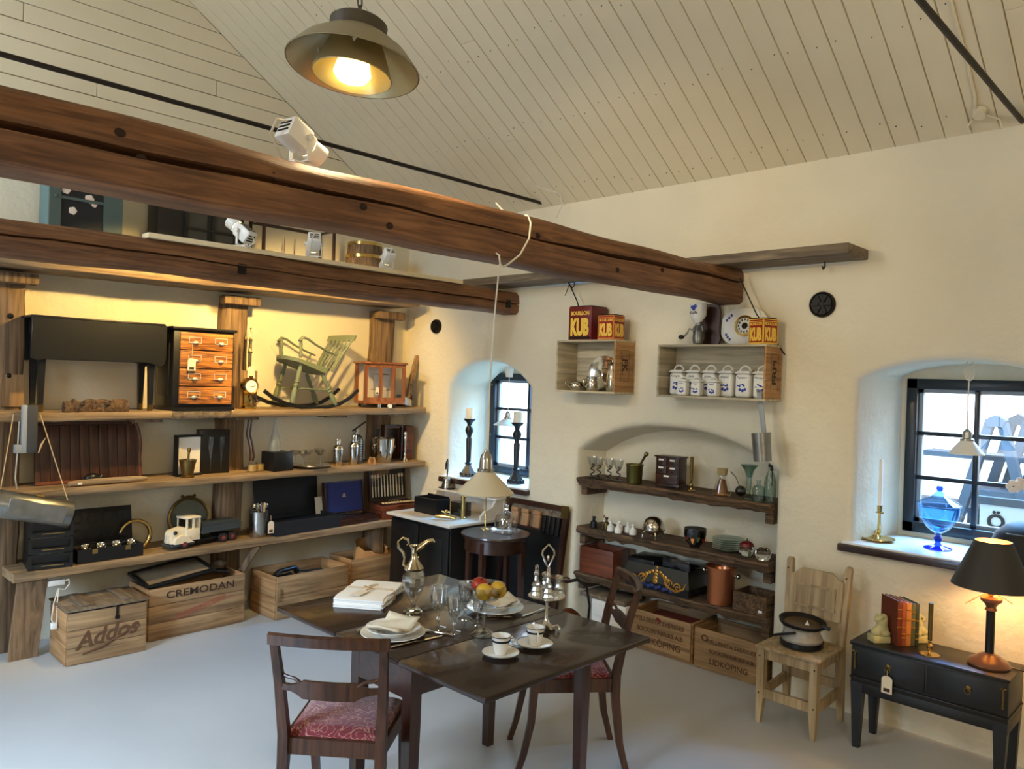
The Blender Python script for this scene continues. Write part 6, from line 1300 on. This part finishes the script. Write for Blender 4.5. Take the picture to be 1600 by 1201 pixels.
# ---------------------------------------------------------------- on the window sills
SZ=.958
def pricket(lab,x,y):
    o=thing('pricket_candlestick',lab,'candlestick',(x,y,SZ),group='black candlesticks in the left window')
    rr=[]
    for k,z in ((.078,0),(.074,.012),(.03,.085),(.022,.105)): rr.append([(k*math.cos(a*PI/3),k*math.sin(a*PI/3),z) for a in range(6)])
    obj('foot',B().loft(rr),M['black'],o,ang=20); ex=B()
    for a in range(12): ex.sph((.066*math.cos(a*PI/6),.066*math.sin(a*PI/6),.022),.010,u=8,v=6)
    obj('foot_beading',ex,M['black'],o)['kind']='stuff'
    obj('stem',B().lathe([(.03,.105),(.03,.115),(.02,.125),(.026,.32),(.02,.33),(.018,.345),(.036,.39),(.034,.41),(.018,.44),(.024,.46),(.05,.485),(.052,.495),(0,.495)],18),M['black'],o)
    obj('candle',B().lathe([(0,.495),(.036,.495),(.036,.575),(.030,.585),(0,.575)],18),M['wax'],o)
pricket('black pricket candlestick with thick white candle, left in the left window',.10,-.68); pricket('black pricket candlestick with thick white candle, right in the left window',.13,-1.22)
def minipend(lab,x,y,ztop_,zs,r,h,cup):
    o=thing('small_pendant',lab,'lamp',(x,y,zs))
    obj('shade',B().lathe([(r,0),(r*1.0,.006),(.03,h),(.028,h),(r*.97,0)],32),M['white'],o); obj('socket',B().lathe([(.034,h-.003),(.034,h+.008),(.024,h+.012),(.022,h+.045),(.008,h+.06),(0,h+.06)],18),M['steel'],o)
    obj('cord',B().tube([(0,0,h+.05),(.004,.003,(ztop_-zs+h)/2),(0,0,ztop_-zs)],.0035,6),M['cord'],o)
    if cup: obj('ceiling_cup',B().lathe([(0,ztop_-zs-.11),(.028,ztop_-zs-.11),(.042,ztop_-zs-.02),(0,ztop_-zs-.02)],22),M['white'],o)
    else: obj('cord_coil',B().tube([(.0,.022*math.cos(k*PI/5),ztop_-zs-.055+.05*math.sin(k*PI/5)+.002*k) for k in range(20)],.004,6),M['cord'],o)
minipend('small white cone pendant lamp hanging in the left window niche',.22,-1.02,1.93,1.415,.118,.06,True); minipend('small white cone pendant lamp hanging in the right window niche',.2,-4.468,1.965,1.483,.086,.075,False)
o=thing('blue_vase','cobalt blue glass lidded pedestal jar on the right window sill','jar',(.20,-4.345,SZ))
obj('foot',B().lathe([(0,0),(.070,0),(.070,.006),(.02,.02),(.013,.035),(.024,.055),(.014,.07),(.02,.085),(0,.09)],36),M['bluedeep'],o)
obj('bowl',B().lathe([(.0,.088),(.03,.092),(.06,.115),(.095,.17),(.108,.235),(.104,.235),(.091,.172),(.055,.12),(0,.098)],36),M['blueglass'],o)
obj('lid',B().lathe([(.112,.237),(.112,.243),(.085,.262),(.04,.285),(.02,.305),(.012,.315)],36),M['blueglass'],o)
obj('knob',B().lathe([(0,.31),(.012,.315),(.018,.328),(.012,.342),(0,.346)],20),M['bluedeep'],o)
o=thing('chamber_stick','brass chamber candlestick with a white candle on the right sill','candlestick',(.16,-4.05,SZ),R(30))
obj('dish',B().lathe([(0,0),(.06,0),(.088,.012),(.087,.016),(.058,.005),(0,.005)],30),M['brass'],o)
for s in (-1,1): obj('lyre_arm',B().tube([(s*.008,0,.005),(s*.03,0,.02),(s*.036,0,.06),(s*.022,0,.11),(s*.012,0,.16)],.004,8),M['brass'],o)
obj('drop',B().sph((0,0,.05),.012,1,1,1.5).cyl((0,0,.06),(0,0,.155),.002),M['brass'],o); obj('socket',B().lathe([(0,.155),(.022,.157),(.022,.162),(.013,.165),(.014,.2),(0,.2)],16),M['brass'],o); obj('candle',B().lathe([(0,.2),(.012,.2),(.010,.455),(.004,.462),(0,.462)],14),M['wax'],o)
obj('finger_ring',B().tube([(.085+.018*math.cos(k*PI/6),0,.025+.018*math.sin(k*PI/6)) for k in range(12)],.004,6,True),M['brass'],o)
o=thing('black_dome','large matte black rounded dome behind the lit table lamp','dome',(.16,-4.77,SZ),WR)
obj('shell',B().lathe([(0,.215),(.05,.21),(.10,.19),(.145,.15),(.168,.09),(.172,.0),(0,0)],40),mat('matte black shell',(36,38,42),.55),o); obj('name_strip',B().box(-.07,.01,-.137,-.132,.158,.162),M['steel'],o,rot=(R(0),0,0))
o=thing('orchid','pale orchid spray in the right window','orchid',(.34,-4.80,SZ))
obj('pot',B().lathe([(0,0),(.045,0),(.06,.1),(.055,.1),(0,.09)],20),M['porc'],o); obj('stem',B().tube([(0,0,.09),(.01,.02,.25),(-.02,.08,.36),(-.05,.13,.37)],.004,6),M['leaf'],o)
for p in ((-.05,.13,.37),(-.035,.10,.385)):
    b=B()
    for k in range(5): b.sph((p[0],p[1]+.02*math.cos(k*1.257),p[2]+.02*math.sin(k*1.257)),.017,.35,1,1,8,6)
    obj('flower',b,M['petal'],o)
# ---------------------------------------------------------------- lamps of the room
o=thing('pendant_lamp','large lit pendant lamp with flared outer shade and dark cap on a chain','lamp',(-2.794,-3.084,2.965))
PT=Matrix.Rotation(R(5.5),4,Vector((.56,.83,0)))@Matrix.Rotation(R(-4),4,Vector((.83,-.56,0)))
o.rotation_euler=PT.to_euler()
obj('outer_shade',B().lathe([(.252,0),(.255,.004),(.20,.07),(.125,.125),(.10,.135),(.099,.132),(.122,.121),(.196,.067),(.250,.0)],48),M['lampshell'],o)
obj('shade_lining',B().lathe([(.2485,.001),(.195,.065),(.12,.119),(.098,.130)],48),M['lampin'],o)
obj('cap',B().lathe([(.095,.128),(.108,.135),(.110,.178),(.10,.186),(0,.188)],40),M['lampcap'],o)
obj('inner_shade',B().lathe([(.150,-.032),(.152,-.030),(.118,.06),(.09,.125),(.088,.125),(.115,.058),(.148,-.032)],44),M['lampin'],o)
obj('bulb_disc',B().lathe([(0,-.058),(.03,-.055),(.058,-.042),(.072,-.02),(.06,.03),(0,.04)],32),M['bulb'],o)
for a in (R(108),R(18),R(235)): obj('white_triangle',B().prism([(-.034,.088),(.034,.088),(0,.03)],'y',-.001,.001),M['white'],o,(.158*math.cos(a),.158*math.sin(a),.0),(0,0,a+PI/2))  # white triangular plates between outer and inner shade
obj('loop',B().tube([(.016*math.cos(k*PI/6),0,.20+.016*math.sin(k*PI/6)) for k in range(12)],.004,6,True),M['lampcap'],o)
ch=B()
for k in range(44):
    z=.225+k*.04; ax=k%2
    ch.tube([((.010*math.cos(a*PI/5) if ax else 0),(0 if ax else .010*math.cos(a*PI/5)),z+.026*math.sin(a*PI/5)) for a in range(10)],.0035,5,True)
obj('chain',ch.xf(Matrix.Translation((0,0,.19))@PT.inverted()@Matrix.Translation((0,0,-.19))),M['lampcap'],o)
lamp('SPOT','pendant_light',(-2.794,-3.084,2.885),WARM2,45,(-2.794,-3.084,0),spot_size=R(150),spot_blend=.5,shadow_soft_size=.06)
o=thing('cone_pendant','white glass cone pendant lamp on a long cord hooked under the front beam','lamp',(-2.130,-3.20,1.305))
obj('shade',B().lathe([(.122,0),(.124,.004),(.03,.098),(.027,.098),(.119,0)],44),M['cream'],o); obj('socket',B().lathe([(.036,.094),(.037,.104),(.030,.108),(.028,.145),(.024,.165),(.012,.178),(.01,.19),(0,.19)],24),M['steel'],o)
obj('cord',B().tube([(0,0,.185),(.004,-.003,.5),(-.006,-.03,.8),(-.02,-.062,.985)],.0035,6),M['cord'],o)
cd=B().tube([(-.02,-.062,.985),(.0,-.064,.975),(.03,-.064,.99),(.10,-.065,1.04),(.155,-.065,1.12),(.168,-.06,1.19),(.17,-.04,1.226),(.19,.10,1.24),(.3,.3,1.35)],.0045,6)
obj('cord_over_beam',cd,M['cord'],o); obj('beam_hook',B().tube([(-.03,-.05,1.03),(-.03,-.068,1.02),(-.025,-.07,.985),(-.01,-.066,.975)],.004,6),M['cord'],o)
solo('ceiling_cable','thin white cable with a small clip on the roof boards above the beam end','cable',B().tube([(-.235,-1.615,3.28),(-.19,-1.63,3.25),(-.12,-1.75,3.205),(-.10,-1.80,3.19)],.006,6).tube([(-.10,-1.80,3.19),(-.09,-1.81,3.1),(-.13,-1.79,3.0)],.004,6),M['cord'])
o=thing('cable_junction','painted cable junction with three leads on the roof boards, upper right','junction',(-.115,-4.55,3.203),0,rot=(0,R(32.6),0))
obj('box',B().lathe([(0,-.03),(.03,-.028),(.038,0),(0,0)],18),M['boards'],o); obj('lead',B().tube([(0,.02,-.012),(-.1,.0,-.006),(-.3,-.005,-.005),(-1.0,-.01,-.005)],.008,6).tube([(.01,-.03,-.02),(.05,-.08,-.02),(.09,-.085,-.03)],.006,6).tube([(.02,.03,-.02),(.06,.06,-.02),(.085,.06,-.03)],.006,6),M['boards'],o)
# white stage spotlights on the beams
def spot(lab,loc,yaw,pitch,k=1.0):
    o=thing('stage_spotlight',lab,'spotlight',loc,yaw,'white stage spotlights on the beams'); o.scale=(k,k,k)
    obj('base',B().box(-.045,.045,-.03,.03,0,.012,.003),M['white'],o)
    yk=B().box(-.006,.006,-.052,-.047,.012,.10).box(-.006,.006,.047,.052,.012,.10).box(-.006,.006,-.05,.05,.012,.018)
    obj('yoke',yk,M['white'],o)
    Mr=Matrix.Translation((0,0,.095))@Matrix.Rotation(pitch,4,'Y')
    bd=B().box(-.075,.02,-.042,.042,-.04,.04,.008).box(.02,.045,-.034,.034,-.034,.034,.006).xf(Mr); obj('housing',bd,M['white'],o)
    obj('front_tube',B().lathe([(.035,.045),(.04,.05),(.043,.10),(.04,.10),(.036,.05)],18,M=Mr@Matrix.Rotation(R(90),4,'Y')),M['white'],o)
    fn=B()
    for i in range(4): fn.box(-.055+i*.02,-.043+i*.02,-.035,.035,.0405,.0415)
    for i in range(3): fn.box(-.0765,-.0755,-.03,.03,-.02+i*.016,-.012+i*.016)
    obj('vent_slot',fn.xf(Mr),M['iron'],o)['kind']='stuff'
    for s in (-1,1): obj('side_knob',B().cyl((0,s*.043,.095),(0,s*.062,.095),.012),M['white'],o)
    obj('lens',B().lathe([(0,.055),(.034,.055),(.034,.058),(0,.058)],18,M=Mr@Matrix.Rotation(R(90),4,'Y')),mat('lens',(255,240,210),.2,emit=(255,225,160),es=6) if 'lens' not in D.materials else D.materials['lens'],o)
    obj('cable',B().tube([Mr@Vector((-.075,0,.02)),Mr@Vector((-.11,.0,.0)),Mr@Vector((-.10,.02,-.05)),Vector((-.04,.03,.006))],.005,6),M['cord'],o)
spot('white stage spotlight on the front beam, near the big pendant lamp',(-3.03,-3.12,2.535),R(8),R(25),1.0)
spot('leftmost white stage spotlight on the farther beam',(-2.31,-1.265,2.523),R(118),R(-38),1.0)
spot('middle white stage spotlight on the farther beam',(-1.83,-1.265,2.523),R(62),R(35),.95)
spot('rightmost small white stage spotlight on the farther beam',(-1.255,-1.265,2.523),R(75),R(40),.85)
